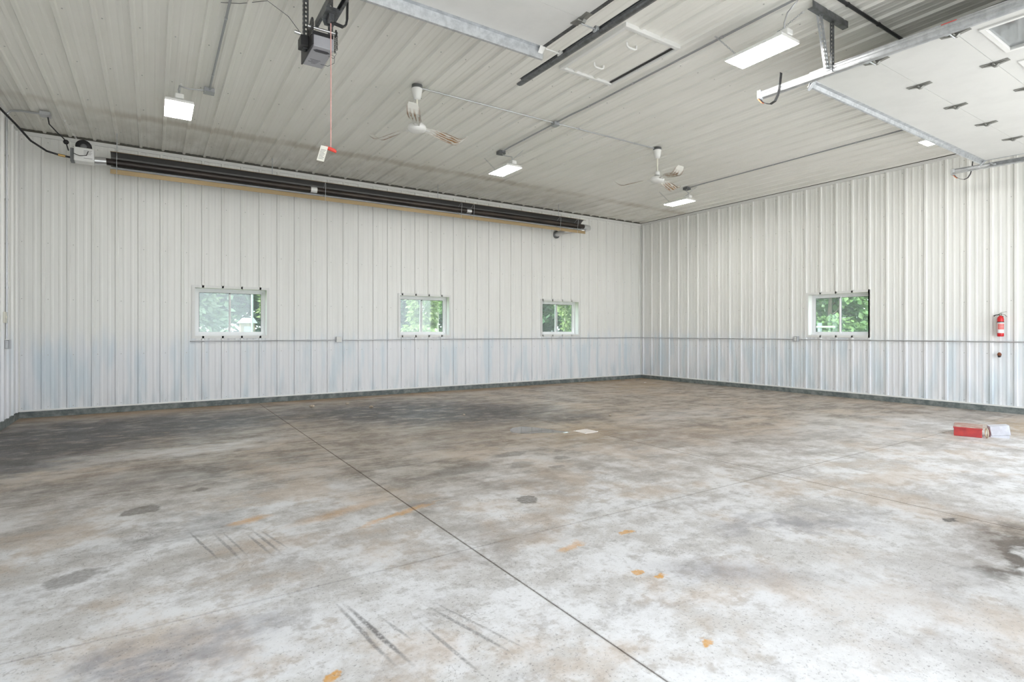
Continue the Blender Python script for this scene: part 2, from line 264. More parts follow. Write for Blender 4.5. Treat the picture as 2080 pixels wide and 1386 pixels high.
# ------------------------------------------------------------------ mesh helpers
class MB:
    def __init__(s): s.v = []; s.f = []; s.smooth = []
    def add(s, vs, fs, smooth=False):
        o = len(s.v); s.v += [tuple(p) for p in vs]; s.f += [tuple(i+o for i in q) for q in fs]; s.smooth += [smooth]*len(fs); return s
    def box(s, x0, x1, y0, y1, z0, z1, bev=0., mtx=None):
        if bev <= 0:
            vs = [Vector((x, y, z)) for x in (x0, x1) for y in (y0, y1) for z in (z0, z1)]
            fs = [(0,1,3,2),(4,6,7,5),(0,4,5,1),(2,3,7,6),(0,2,6,4),(1,5,7,3)]
        else:
            b = bev; vs = []; 
            ring = lambda d, z: [Vector(p) for p in ((x0+b+0*d, y0+d, z),(x1-b, y0+d, z),(x1-d, y0+b, z),(x1-d, y1-b, z),(x1-b, y1-d, z),(x0+b, y1-d, z),(x0+d, y1-b, z),(x0+d, y0+b, z))]
            inr = lambda z: [Vector(p) for p in ((x0+b, y0+b, z),(x1-b, y0+b, z),(x1-b, y0+b, z),(x1-b, y1-b, z),(x1-b, y1-b, z),(x0+b, y1-b, z),(x0+b, y1-b, z),(x0+b, y0+b, z))]
            vs = inr(z0)+ring(0, z0+b)+ring(0, z1-b)+inr(z1); fs = []
            for k in range(3):
                for i in range(8):
                    j = (i+1) % 8; q = (k*8+i, k*8+j, (k+1)*8+j, (k+1)*8+i); fs.append(q)
            fs += [(7,6,5,4,3,2,1,0), tuple(range(24, 32))]
        if mtx: vs = [mtx @ p for p in vs]
        return s.add(vs, fs)
    def tube(s, pts, r, seg=8, cap=True, flat=None):
        pts = [Vector(p) for p in pts]; n = len(pts); rings = []
        rr = r if isinstance(r, (list, tuple)) else [r]*n
        up = None
        for i in range(n):
            d = (pts[min(i+1, n-1)]-pts[max(i-1, 0)]).normalized()
            if up is None: up = Vector((0,0,1)) if abs(d.z) < .9 else Vector((1,0,0))
            a = d.cross(up)
            if a.length < 1e-4: a = d.orthogonal()
            a.normalize(); b = a.cross(d).normalized(); up = b
            rings.append([pts[i]+(a*math.cos(t)+b*math.sin(t))*rr[i] for t in [2*PI*k/seg for k in range(seg)]])
        vs = [p for q in rings for p in q]; fs = []
        for i in range(n-1):
            for k in range(seg): fs.append((i*seg+k, i*seg+(k+1) % seg, (i+1)*seg+(k+1) % seg, (i+1)*seg+k))
        s.add(vs, fs, True)
        if cap: s.add(rings[0], [tuple(range(seg))]); s.add(rings[-1], [tuple(reversed(range(seg)))])
        return s
    def lathe(s, prof, c=(0,0,0), seg=24, axis='z'):
        c = Vector(c); vs = []; fs = []
        for (r, h) in prof:
            for k in range(seg):
                t = 2*PI*k/seg; a, b = r*math.cos(t), r*math.sin(t)
                vs.append(c+(Vector((a, b, h)) if axis == 'z' else Vector((h, a, b)) if axis == 'x' else Vector((a, h, b))))
        for i in range(len(prof)-1):
            for k in range(seg): fs.append((i*seg+k, i*seg+(k+1) % seg, (i+1)*seg+(k+1) % seg, (i+1)*seg+k))
        s.add(vs, fs, True)
        for i, fl in ((0, True), (len(prof)-1, False)):
            if prof[i][0] > 1e-4: s.add(vs[i*seg:(i+1)*seg], [tuple(range(seg))])
        return s
    def prism(s, poly, o, A, B, E, cap=True):
        o, A, B, E = Vector(o), Vector(A), Vector(B), Vector(E); n = len(poly)
        p0 = [o+A*a+B*b for a, b in poly]; p1 = [p+E for p in p0]
        s.add(p0+p1, [(i, (i+1) % n, n+(i+1) % n, n+i) for i in range(n)])
        if cap: s.add(p0, [tuple(range(n))]); s.add(p1, [tuple(reversed(range(n)))])
        return s
    def ribbon(s, line, th, o, A, B, E):     # bent sheet: an open line with a thickness, swept along E
        n = len(line); q = [Vector((a, b)) for a, b in line]; l, r = [], []
        for i in range(n):
            d = (q[min(i+1, n-1)]-q[max(i-1, 0)]).normalized(); nn = Vector((-d.y, d.x))*th/2
            l.append(q[i]+nn); r.append(q[i]-nn)
        o, A, B, E = Vector(o), Vector(A), Vector(B), Vector(E)
        w_ = lambda p, e: o+A*p.x+B*p.y+E*e
        vs = [w_(p, 0) for p in l]+[w_(p, 0) for p in r]+[w_(p, 1) for p in l]+[w_(p, 1) for p in r]; fs = []
        for i in range(n-1):
            fs += [(i, i+1, 2*n+i+1, 2*n+i), (n+i+1, n+i, 3*n+i, 3*n+i+1), (i+1, i, n+i, n+i+1), (2*n+i, 2*n+i+1, 3*n+i+1, 3*n+i)]
        fs += [(0, 2*n, 3*n, n), (n-1, 2*n-1, 4*n-1, 3*n-1)]
        return s.add(vs, fs)
    def sphere(s, c, rx, ry, rz, seg=12, rings=8):
        c = Vector(c); vs = []; fs = []
        for i in range(rings+1):
            p = PI*i/rings
            for k in range(seg):
                t = 2*PI*k/seg; vs.append(c+Vector((rx*math.sin(p)*math.cos(t), ry*math.sin(p)*math.sin(t), rz*math.cos(p))))
        for i in range(rings):
            for k in range(seg): fs.append((i*seg+k, (i+1)*seg+k, (i+1)*seg+(k+1) % seg, i*seg+(k+1) % seg))
        return s.add(vs, fs, True)
    def build(s, name, m, parent=None, loc=None):
        me = bpy.data.meshes.new(name); me.from_pydata(s.v, [], s.f)
        me.materials.append(M[m] if isinstance(m, str) else m)
        me.polygons.foreach_set('use_smooth', s.smooth); me.update()
        o = bpy.data.objects.new(name, me); COL.objects.link(o)
        if parent: o.parent = parent
        if loc: o.location = loc
        return o
def tag(o, label, cat, group=None):
    o['label'] = label; o['category'] = cat
    if group: o['group'] = group
    return o
def struct(o, label=None):
    o['kind'] = 'structure'
    if label: o['label'] = label
    return o
def empty(name, loc=(0,0,0), rz=0.):
    o = bpy.data.objects.new(name, None); COL.objects.link(o); o.location = loc; o.rotation_euler = (0,0,rz); o.empty_display_size = .1; return o
def thing(name, label, cat, loc=(0,0,0), rz=0., group=None): return tag(empty(name, loc, rz), label, cat, group)
def copy_tree(o, parent=None):
    c = o.copy(); COL.objects.link(c); c.parent = parent
    for ch in list(o.children): copy_tree(ch, c)
    return c
def chain(mb, p0, p1, link=.026, r=.0022, wd=.007):
    p0, p1 = Vector(p0), Vector(p1); L = (p1-p0).length; n = max(2, int(L/(link*.78))); d = (p1-p0).normalized(); a = d.orthogonal().normalized(); b = d.cross(a)
    for i in range(n):
        c = p0+(p1-p0)*((i+.5)/n); e = a if i % 2 else b
        loop = [c+d*(math.cos(t)*link/2)+e*(math.sin(t)*wd) for t in [2*PI*k/8 for k in range(9)]]
        mb.tube(loop, r, 4, False)
    return mb
def perforated(mb, p0, p1, wdir, wid, pitch=.038, hole=.014):   # slotted flat bar with real holes
    p0, p1, wv = Vector(p0), Vector(p1), Vector(wdir).normalized(); d = p1-p0; L = d.length; d.normalize(); n = int(L/pitch)
    us = [-wid/2, -hole/2, hole/2, wid/2]
    for i in range(n+1):
        a0 = i*pitch; a1 = min(L, a0+pitch-hole*1.25); a2 = min(L, a0+pitch)
        def q(u0, u1, t0, t1):
            if t1-t0 > 1e-5: mb.add([p0+d*t0+wv*u0, p0+d*t0+wv*u1, p0+d*t1+wv*u1, p0+d*t1+wv*u0], [(0,1,2,3)])
        q(us[0], us[3], a0, a1); q(us[0], us[1], a1, a2); q(us[2], us[3], a1, a2)
    return mb

# ------------------------------------------------------------------ ribbed steel sheets
PROF = []
def rib_height(u):       # u measured from a main rib, one period = RIB
    u = u % RIB
    d = min(u, RIB-u)
    if d < .027: return .024 if d < .015 else .024*(.027-d)/.012
    for c in (RIB/3, 2*RIB/3):
        e = abs(u-c)
        if e < .024: return .0048 if e < .010 else .0048*(.024-e)/.014
    return 0.
BREAK = [0, .015, .027, RIB/3-.024, RIB/3-.010, RIB/3+.010, RIB/3+.024, 2*RIB/3-.024, 2*RIB/3-.010, 2*RIB/3+.010, 2*RIB/3+.024, RIB-.027, RIB-.015]
def sheets(parent, u0, u1, v0, v1, off, fn, holes, m):
    """sheets three ribs wide; off = position of one main rib; fn(u, v, h) -> point; holes = (u0,u1,v0,v1)"""
    k0 = math.floor((u0-off)/RIB); e = off+k0*RIB; edges = [u0]
    while e < u1:
        if e > u0+.12: edges.append(e)
        e += 3*RIB
    edges.append(u1)
    for a, b in zip(edges[:-1], edges[1:]):
        us = {a, b}
        k = math.floor((a-off)/RIB)-1
        while off+k*RIB < b+RIB:
            for q in BREAK:
                p = off+k*RIB+q
                if a < p < b: us.add(p)
            k += 1
        hs = [h for h in holes if h[0] < b and h[1] > a]
        for h in hs:
            for p in h[:2]:
                if a < p < b: us.add(p)
        us = sorted(us); vs = sorted({v0, v1} | {p for h in hs for p in h[2:] if v0 < p < v1})
        mb = MB(); grid = [[fn(u, v, rib_height(u-off)) for v in vs] for u in us]
        idx = {}; pts = []; fs = []
        for i in range(len(us)-1):
            for j in range(len(vs)-1):
                cu, cv = (us[i]+us[i+1])/2, (vs[j]+vs[j+1])/2
                if any(h[0] < cu < h[1] and h[2] < cv < h[3] for h in hs): continue
                q = []
                for (ii, jj) in ((i,j),(i+1,j),(i+1,j+1),(i,j+1)):
                    if (ii,jj) not in idx: idx[(ii,jj)] = len(pts); pts.append(grid[ii][jj])
                    q.append(idx[(ii,jj)])
                fs.append(tuple(q))
        if fs: mb.add(pts, fs); mb.build('panel', m, parent)
def slab_with_holes(fn, u0, u1, v0, v1, t0, t1, holes):   # boxes around rectangular openings
    mb = MB(); us = sorted({u0, u1} | {p for h in holes for p in h[:2]}); vs = sorted({v0, v1} | {p for h in holes for p in h[2:]})
    def blk(a, b, c, d):
        P = [Vector(fn(u, v, t)) for u in (a, b) for v in (c, d) for t in (t0, t1)]
        mb.add(P, [(0,1,3,2),(4,6,7,5),(0,4,5,1),(2,3,7,6),(0,2,6,4),(1,5,7,3)])
    for i in range(len(us)-1):
        for j in range(len(vs)-1):
            cu, cv = (us[i]+us[i+1])/2, (vs[j]+vs[j+1])/2
            if not any(h[0] < cu < h[1] and h[2] < cv < h[3] for h in holes): blk(us[i], us[i+1], vs[j], vs[j+1])
    return mb
WZ0, WZ1 = 1.228, 2.068            # window rough opening
WINB = [-10.30, -6.57, -2.868]; WW = .575
WINR = -5.295
D1 = (-12.07, -8.41); D2 = (-5.82, -0.98); DZ = 3.45
fb = lambda u, v, h: Vector((u, -h, v))
fr = lambda u, v, h: Vector((-h, u, v))
fl = lambda u, v, h: Vector((XL+h, u, v))
fn_ = lambda u, v, h: Vector((u, YN+h, v))
fc = lambda u, v, h: Vector((u, v, ZC-h))
hb = [(x-WW, x+WW, WZ0, WZ1) for x in WINB]; hr = [(WINR-WW, WINR+WW, WZ0, WZ1)]
hd = [(D1[0], D1[1], -1, DZ), (D2[0], D2[1], -1, DZ)]
TH = .20
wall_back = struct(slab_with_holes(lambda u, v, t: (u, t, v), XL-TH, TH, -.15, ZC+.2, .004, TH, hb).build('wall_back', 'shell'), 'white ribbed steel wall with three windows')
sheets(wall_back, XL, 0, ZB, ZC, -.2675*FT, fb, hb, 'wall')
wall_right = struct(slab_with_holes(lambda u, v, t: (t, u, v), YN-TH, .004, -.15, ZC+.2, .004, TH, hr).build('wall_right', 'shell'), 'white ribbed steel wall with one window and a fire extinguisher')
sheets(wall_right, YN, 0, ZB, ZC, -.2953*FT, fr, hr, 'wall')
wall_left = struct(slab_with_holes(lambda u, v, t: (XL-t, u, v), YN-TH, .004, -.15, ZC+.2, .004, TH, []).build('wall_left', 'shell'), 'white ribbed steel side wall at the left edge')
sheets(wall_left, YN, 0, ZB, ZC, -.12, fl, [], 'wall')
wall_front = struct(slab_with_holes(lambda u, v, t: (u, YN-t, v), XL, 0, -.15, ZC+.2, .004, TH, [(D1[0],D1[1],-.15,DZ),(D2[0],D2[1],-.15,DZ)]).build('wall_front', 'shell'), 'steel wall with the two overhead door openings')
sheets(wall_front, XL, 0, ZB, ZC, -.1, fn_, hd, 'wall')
ceiling = struct(MB().box(XL, 0, YN, 0, ZC+.004, ZC+.2).build('ceiling', 'shell'), 'ribbed off-white steel ceiling')
sheets(ceiling, XL, 0, YN, 0, -.2675*FT+.02, fc, [], 'ceil')
# floor: slabs between saw-cut joints over a dark base
floor = struct(MB().box(XL, 0, YN-TH, 0, -.15, -.022).build('floor', 'sub'), 'stained concrete floor with saw-cut joints')
for i in range(4):
    for j in range(4):
        g = .004
        x0, x1 = JX[i]+(g if i else 0), JX[i+1]-(g if i < 3 else 0); y0, y1 = JY[j]+(g if j else 0), JY[j+1]-(g if j < 3 else 0)
        MB().box(x0, x1, y0, y1, -.022, 0).build('slab', 'floor', floor)
# skirting, base trim, ceiling trim, corner trim
struct(MB().box(XL, 0, -.022, .004, 0, ZB-.002).build('baseboard_back', 'skirt'), 'dark weathered skirting board under the back wall')
struct(MB().box(-.022, .004, YN, -.022, 0, ZB-.002).build('baseboard_right', 'skirt'), 'dark weathered skirting board under the right wall')
struct(MB().box(XL-.004, XL+.022, YN, -.022, 0, ZB-.002).build('baseboard_left', 'skirt'), 'dark weathered skirting board under the left wall')
JP = [(0,0),(0,.022),(.004,.022),(.004,.004),(.030,.004),(.030,0)]
struct(MB().prism([(0,0),(.030,0),(.030,.004),(.026,.022),(0,.022)], (XL, 0, ZB-.004), (0,-1,0), (0,0,1), (-XL, 0, 0)).build('trim_1', 'trim'), 'white base trim along the back wall')
struct(MB().prism([(0,0),(.030,0),(.030,.004),(.026,.022),(0,.022)], (0, YN, ZB-.004), (-1,0,0), (0,0,1), (0, -YN-.03, 0)).build('trim_2', 'trim'), 'white base trim along the right wall')
struct(MB().box(XL+.02, 0, -.030, 0, ZC-.095, ZC-.040).build('trim_3', 'trim'), 'white channel trim at the top of the back wall')
struct(MB().box(-.030, 0, YN, -.030, ZC-.085, ZC-.032).build('trim_4', 'trim'), 'white channel trim at the top of the right wall')
struct(MB().box(XL, XL+.030, YN, -.030, ZC-.085, ZC-.032).build('trim_5', 'trim'), 'white channel trim at the top of the left wall')
struct(MB().box(-.030, 0, -.030, -.0, ZB+.02, ZC-.096).build('trim_6', 'trim'), 'white corner trim where back and right walls meet')
struct(MB().box(XL, XL+.030, -.030, 0, ZB+.02, ZC-.096).build('trim_7', 'trim'), 'white corner trim where back and left walls meet')
struct(MB().box(XL+.02, 0, -.026, 0, ZC-.040, ZC-.001).build('shade_strip_1', 'gapshade'), 'dark strip standing in for the shadow between back wall and ceiling')  # dark colour stands in for the shadow above the trim
struct(MB().box(-.027, 0, YN, -.026, ZC-.032, ZC-.001).build('shade_strip_2', 'gapshade'), 'dark strip standing in for the shadow between right wall and ceiling')  # same painted shadow line above the right wall trim
def screws(parent, rows, off, u0, u1, fn, holes):
    mb = MB(); k = math.floor((u0-off)/RIB)
    while off+k*RIB < u1:
        u = off+k*RIB+.058
        if u0+.02 < u < u1-.02:
            for v in rows:
                if any(h[0]-.05 < u < h[1]+.05 and h[2]-.05 < v < h[3]+.05 for h in holes): continue
                p = [fn(u+.0065*math.cos(PI/3*q), v+.0065*math.sin(PI/3*q), .006) for q in range(6)]; b = [fn(u+.0075*math.cos(PI/3*q), v+.0075*math.sin(PI/3*q), -.001) for q in range(6)]
                mb.add(b+p, [(q, (q+1) % 6, 6+(q+1) % 6, 6+q) for q in range(6)]+[(6,7,8,9,10,11)])
        k += 1
    o = mb.build('screws', 'screwhead', parent); o['kind'] = 'stuff'
ROWS = [.15, .945, 1.80, 2.66, 3.46, 4.2]
screws(wall_back, ROWS, -.2675*FT, XL, 0, fb, hb); screws(wall_right, ROWS, -.2953*FT, YN, 0, fr, hr); screws(wall_left, ROWS, -.12, YN, 0, fl, [])
screws(ceiling, [-.62-1.22*k for k in range(9)], -.2675*FT+.02, XL, 0, fc, [])
# ------------------------------------------------------------------ windows
def window(n, fn, c, label):     # fn(u, v, t): u along the wall, t outwards; seen from inside, u grows to the right
    r = struct(empty('window_%d' % n, fn(c, WZ0, 0)), label); org = Vector(fn(c, WZ0, 0))
    P = lambda u, v, t: Vector(fn(u, v, t))-org
    def bar(mb, u0, u1, v0, v1, t0, t1):
        Q = [P(u, v, t) for u in (u0, u1) for v in (v0, v1) for t in (t0, t1)]
        return mb.add(Q, [(0,1,3,2),(4,6,7,5),(0,4,5,1),(2,3,7,6),(0,2,6,4),(1,5,7,3)])
    a, b, z0, z1 = c-WW, c+WW, WZ0, WZ1; k = .042
    for q in ((a-k, b+k, z1, z1+k), (a-k, b+k, z0-k, z0), (a-k, a, z0, z1), (b, b+k, z0, z1)):
        bar(MB(), q[0], q[1], q[2], q[3], -.024, .0).build('casing', 'trim', r)
    D = .125; e = .004
    for q in ((a, b, z1-e, z1), (a, b, z0, z0+e), (a, a+e, z0, z1), (b-e, b, z0, z1)):
        bar(MB(), q[0], q[1], q[2], q[3], -.01, TH+.01).build('reveal', 'trim', r)
    f = MB(); w_ = .042
    for q in ((a, b, z1-w_, z1-e), (a, b, z0+e, z0+w_), (a+e, a+w_, z0+w_, z1-w_), (b-w_, b-e, z0+w_, z1-w_)): bar(f, q[0], q[1], q[2], q[3], D, TH-.01)
    f.build('frame', 'vinyl', r)
    mid = c-.02
    for (s0, s1, t0, nm) in ((a+w_, mid+.018, D+.004, 'near'), (mid-.018, b-w_, D+.034, 'far')):
        s = MB(); g = .030
        for q in ((s0, s1, z1-w_-g, z1-w_), (s0, s1, z0+w_, z0+w_+g), (s0, s0+g, z0+w_+g, z1-w_-g), (s1-g, s1, z0+w_+g, z1-w_-g)): bar(s, q[0], q[1], q[2], q[3], t0, t0+.026)
        so = s.build('sash', 'vinyl', r)
        x = MB(); 
        for q in ((s0+g, s1-g, z1-w_-g-.006, z1-w_-g), (s0+g, s0+g+.006, z0+w_+g, z1-w_-g), (s1-g-.006, s1-g, z0+w_+g, z1-w_-g)): bar(x, q[0], q[1], q[2], q[3], t0+.008, t0+.018)
        x.build('glazing_seal', 'seal', so)
        bar(MB(), s0+g, s1-g, z0+w_+g, z1-w_-g, t0+.011, t0+.015).build('pane', 'glass', so)
    bar(MB(), mid-.012, mid+.012, z1-w_-.05, z1-w_-.028, D-.012, D+.004).build('latch', 'boxdark', r)
    return r
ub = lambda u, v, t: (u, t, v)
window(1, ub, WINB[0], 'white sliding window in the back wall below the left end of the heater')
window(2, ub, WINB[1], 'white sliding window in the middle of the back wall')
window(3, ub, WINB[2], 'white sliding window in the back wall nearest the room corner')
window(4, lambda u, v, t: (t, -u, v), -WINR, 'white sliding window in the right wall')
# ------------------------------------------------------------------ overhead doors
SEC = .61
def overhead_door(n, X0, X1, yf, zf, slope, nflat, label, windows):
    """open door lying under the ceiling: top edge at yf, interior face at height zf there, falling towards the front wall"""
    r = struct(empty('door_%d' % n, ((X0+X1)/2, yf, zf)), label); org = r.location.copy()
    dirv = Vector((0, -1, -slope)).normalized(); up = Vector((0, -slope, 1)).normalized()
    nh = 6; W = X1-X0; TK = .048 if n == 1 else .090
    pos = yf*0; start = Vector((0,0,0)); d = dirv; u = up
    for k in range(6):
        if k >= nflat:      # last section hangs in the curve of the track
            ang = math.radians(38)*(k-nflat+1); d = Vector((0, -math.cos(ang), -math.sin(ang))); u = Vector((0, -math.sin(ang), math.cos(ang)))
        p = start; g = .003; L = SEC-g
        mb = MB()
        wins = windows if k == 2 else []
        # skin with openings for the door lites, seen from below
        hol = [(x0, x1, .17, .17+.30) for (x0, x1) in wins]
        xs = sorted({-W/2+.04, W/2-.04} | {q for h in hol for q in h[:2]}); ys = sorted({0., L} | {q for h in hol for q in h[2:]})
        def pt(x, y, z): return p+Vector((x, 0, 0))+d*y+u*z
        for i in range(len(xs)-1):
            for j in range(len(ys)-1):
                cx, cy = (xs[i]+xs[i+1])/2, (ys[j]+ys[j+1])/2
                if any(h[0] < cx < h[1] and h[2] < cy < h[3] for h in hol): continue
                Q = [pt(x, y, z) for x in (xs[i], xs[i+1]) for y in (ys[j], ys[j+1]) for z in (0, TK)]
                mb.add(Q, [(0,1,3,2),(4,6,7,5),(0,4,5,1),(2,3,7,6),(0,2,6,4),(1,5,7,3)])
        sec = mb.build('section', 'door', r)
        for sx in (-1, 1):      # end stiles
            e0, e1 = sorted((sx*(W/2-.04), sx*W/2)); q = MB()
            Q = [pt(x, y, z) for x in (e0, e1) for y in (.004, L-.004) for z in (-.002, TK+.002)]
            q.add(Q, [(0,1,3,2),(4,6,7,5),(0,4,5,1),(2,3,7,6),(0,2,6,4),(1,5,7,3)]); q.build('end_stile', 'galv' if n == 2 else 'galvdark', sec)
        for (x0, x1, y0, y1) in hol:
            fm = MB(); t = .035
            for (a, b, c_, e) in ((x0-t, x1+t, y0-t, y0), (x0-t, x1+t, y1, y1+t), (x0-t, x0, y0, y1), (x1, x1+t, y0, y1)):
                Q = [pt(x, y, z) for x in (a, b) for y in (c_, e) for z in (-.014, .002)]
                fm.add(Q, [(0,1,3,2),(4,6,7,5),(0,4,5,1),(2,3,7,6),(0,2,6,4),(1,5,7,3)])
            fm.build('window_frame', 'white', sec)
            Q = [pt(x, y, z) for x in (x0, x1) for y in (y0, y1) for z in (.012, .018)]
            MB().add(Q, [(0,1,3,2),(4,6,7,5),(0,4,5,1),(2,3,7,6),(0,2,6,4),(1,5,7,3)]).build('pane', 'doorglass', sec)
        if k:                   # hinges on the joint behind this section
            for h in range(nh):
                hx = -W/2+.045+(W-.09)*h/(nh-1); end = h in (0, nh-1)
                q = MB(); s_ = -.004
                wing = [(-.075,-.10),(.0,-.022),(.075,-.10),(.062,-.10),(.03,-.045),(.022,0),(.03,.045),(.062,.10),(.075,.10),(0,.022),(-.075,.10),(-.062,.10),(-.03,.045),(-.022,0),(-.03,-.045),(-.062,-.10)]
                leaf = [(-.034,-.105),(.034,-.105),(.026,-.03),(.030,0),(.026,.03),(.034,.105),(-.034,.105),(-.026,.03),(-.030,0),(-.026,-.03)]
                q.prism([(a, b) for a, b in leaf], pt(hx, 0, -.003), (1,0,0), d, -u*.004)
                q.prism([(-.105,0),(-.030,.012),(-.012,.030),(.012,.030),(.030,.012),(.105,0),(.030,-.008),(-.030,-.008)], pt(hx, 0, -.005), d, -u, Vector((.035,0,0)))
                q.tube([pt(hx-.04, 0, -.02), pt(hx+.04, 0, -.02)], .007, 8)
                ho = q.build('hinge', 'hinge', sec)
                if end:
                    sg = -1 if h == 0 else 1
                    z = MB(); z.tube([pt(hx, 0, -.045), pt(hx+sg*.15, 0, -.045)], .006, 8)
                    z.lathe([(.004,-.012),(.030,-.012),(.030,-.006),(.022,0),(.030,.006),(.030,.012),(.004,.012)], pt(hx+sg*.165, 0, -.045), 16, 'x')
                    z.build('roller', 'galv', ho)
        if k == 0:              # top edge: reinforcing angle and top rollers
            hgt = .095 if n == 1 else .045
            q = MB(); q.ribbon([(.05,-.004),(.012,-.006),(.004,-hgt),(-.012,-hgt-.004)], .004, pt(-W/2, 0, .0), Vector((0,-1,0)), u, Vector((W,0,0)))
            q.build('top_rail', 'galv', r)
            for sx in (-1, 1):
                z = MB(); x = sx*(W/2-.035)
                z.prism([(-.03,0),(.03,0),(.022,.13),(-.022,.13)], pt(x, .055, -.004), (1,0,0), (-d*.55-u*.55), u*.006)
                z.tube([pt(x, .10, -.045), pt(x+sx*.15, .10, -.045)], .006, 8)
                z.lathe([(.004,-.012),(.030,-.012),(.030,-.006),(.022,0),(.030,.006),(.030,.012),(.004,.012)], pt(x+sx*.165, .10, -.045), 16, 'x')
                z.build('top_bracket', 'white' if n == 1 else 'galv', r)
        start = start+d*SEC
    return r
door_1 = overhead_door(1, D1[0], D1[1], -6.78, 3.955, .020, 6, 'open white overhead door lying under the ceiling behind the grey opener', [])
door_2 = overhead_door(2, D2[0], D2[1], -7.875, 3.878, .030, 5, 'open white overhead door under the ceiling at the right, with small windows', [(-2.42+.17+k*.98, -2.42+.17+.60+k*.98) for k in range(4)])
def track(name, X, side, ye, ze, slope, label, m, parts):
    """horizontal track; side = +1 when its open side faces +x"""
    r = thing(name, label, 'door track', (X, ye, ze)); yb = -10.85
    E = Vector((0, yb-ye, -(ye-yb)*slope))
    prof = [(.050,.012),(.056,.002),(.050,-.008),(.020,-.010),(.004,-.004),(0,.008),(0,.020),(.006,.025),(.006,.034),(0,.039),(0,.056),(.006,.066),(.016,.068),(.026,.060)]
    MB().ribbon(prof, .003, (0,0,-.03), (side,0,0), (0,0,1), E).build('channel', m, r)
    if m == 'galvdark': MB().ribbon([(-.004,-.002),(-.004,.075),(-.045,.075)], .003, (0,0,-.03), (side,0,0), (0,0,1), E).build('stiffening_angle', m, r)
    # curve down to the vertical part beside the opening
    q = MB(); R_ = .38; y1 = yb; z1 = E.z; pts = [Vector((0, y1-ye-R_*math.sin(a), z1-R_*(1-math.cos(a)))) for a in [PI/2*i/8 for i in range(9)]]+[Vector((0, y1-ye-R_, -ze+.05))]
    q.tube(pts, .028, 6); q.build('curve', m, r)
    return r
t1 = track('door_track', -8.25, -1, -6.185, 3.910, .020, 'dark steel track along the right side of the door with the opener', 'galvdark', 0)
t0 = track('door_track', -12.23, 1, -6.185, 3.910, .020, 'steel track along the left wall side of the door with the opener', 'galvdark', 0)
t2 = track('door_track', -6.02, 1, -7.47, 3.846, .030, 'shiny galvanised track on the left of the windowed door, hung from two slotted bars', 'galv', 0)
t3 = track('door_track', -0.82, -1, -7.47, 3.846, .030, 'shiny galvanised track beside the right wall under the windowed door', 'galv', 0)
# hangers of the tracks
def hang(r, X, y, brace_y, label=None):
    o = Vector(r.location); top = ZC-.019
    zt = o.z-.03+(y-o.y)*.03+.05
    q = MB(); L0 = Vector((X, y, top))-o; L1 = Vector((X, y, zt-.05))-o
    perforated(q, L0, L1, (1,0,0), .042); perforated(q, L0+Vector((.021,.021,0)), L1+Vector((.021,.021,0)), (0,1,0), .042); q.build('slotted_hanger', 'galvdark', r)
    q = MB(); a0 = Vector((X-.22, y+.01, top))-o; b0 = Vector((X-.03, y+.03, zt-.02))-o
    perforated(q, a0, b0, (1,0,.2), .055); perforated(q, a0+Vector((.027,.027,0)), b0+Vector((.027,.027,0)), (0,1,0), .055); q.build('slotted_brace', 'galv', r)
    q = MB(); q.ribbon([(0,0),(0,-.06),(.05,-.06)], .004, Vector((X-.40, y-.02, top))-o, (0,1,0), (0,0,1), (.64,0,0)); q.build('ceiling_angle', 'galvdark', r)
hang(t2, -6.02, -8.22, 0); hang(t3, -0.80, -9.4, 0)
for r in (t1, t0):
    o = Vector(r.location); q = MB(); perforated(q, Vector((r.location.x, -8.9, ZC-.019))-o, Vector((r.location.x, -8.9, 3.80))-o, (1,0,0), .036); q.build('slotted_hanger', 'galvdark', r)
# leaf springs at the track ends
for r, sd in ((t2, 1), (t3, -1)):
    q = MB(); line = [(.00,-.045),(.025,-.085),(.07,-.125),(.125,-.150),(.175,-.135),(.205,-.085),(.222,-.02),(.232,.06),(.240,.135)]
    q.ribbon([(-a, b) for a, b in line], .004, (-.02*sd-.02, 0, 0), (0,1,0), (0,0,1), (.04,0,0)); q.build('bumper_spring', 'black', r)
    q = MB(); q.box(-.03, .03, -.012, .03, -.055, .045, .006); q.build('track_end', 'galv', r)
    q = MB(); q.ribbon([(.010,-.052),(-.012,-.082),(-.035,-.108)], .008, (-.02*sd-.022, 0, 0), (0,1,0), (0,0,1), (.044,0,0)); q.build('orange_tape', mat('orange_tape', (.75,.25,.12), .6), r)
# sticker on door 2 edge
st = MB().box(-.0012, 0, -.055, .055, -.012, .012).build('sticker', 'lred', door_2); st.location = (-2.4225, -1.192, .041); st.rotation_euler = (math.radians(1.7), 0, 0)
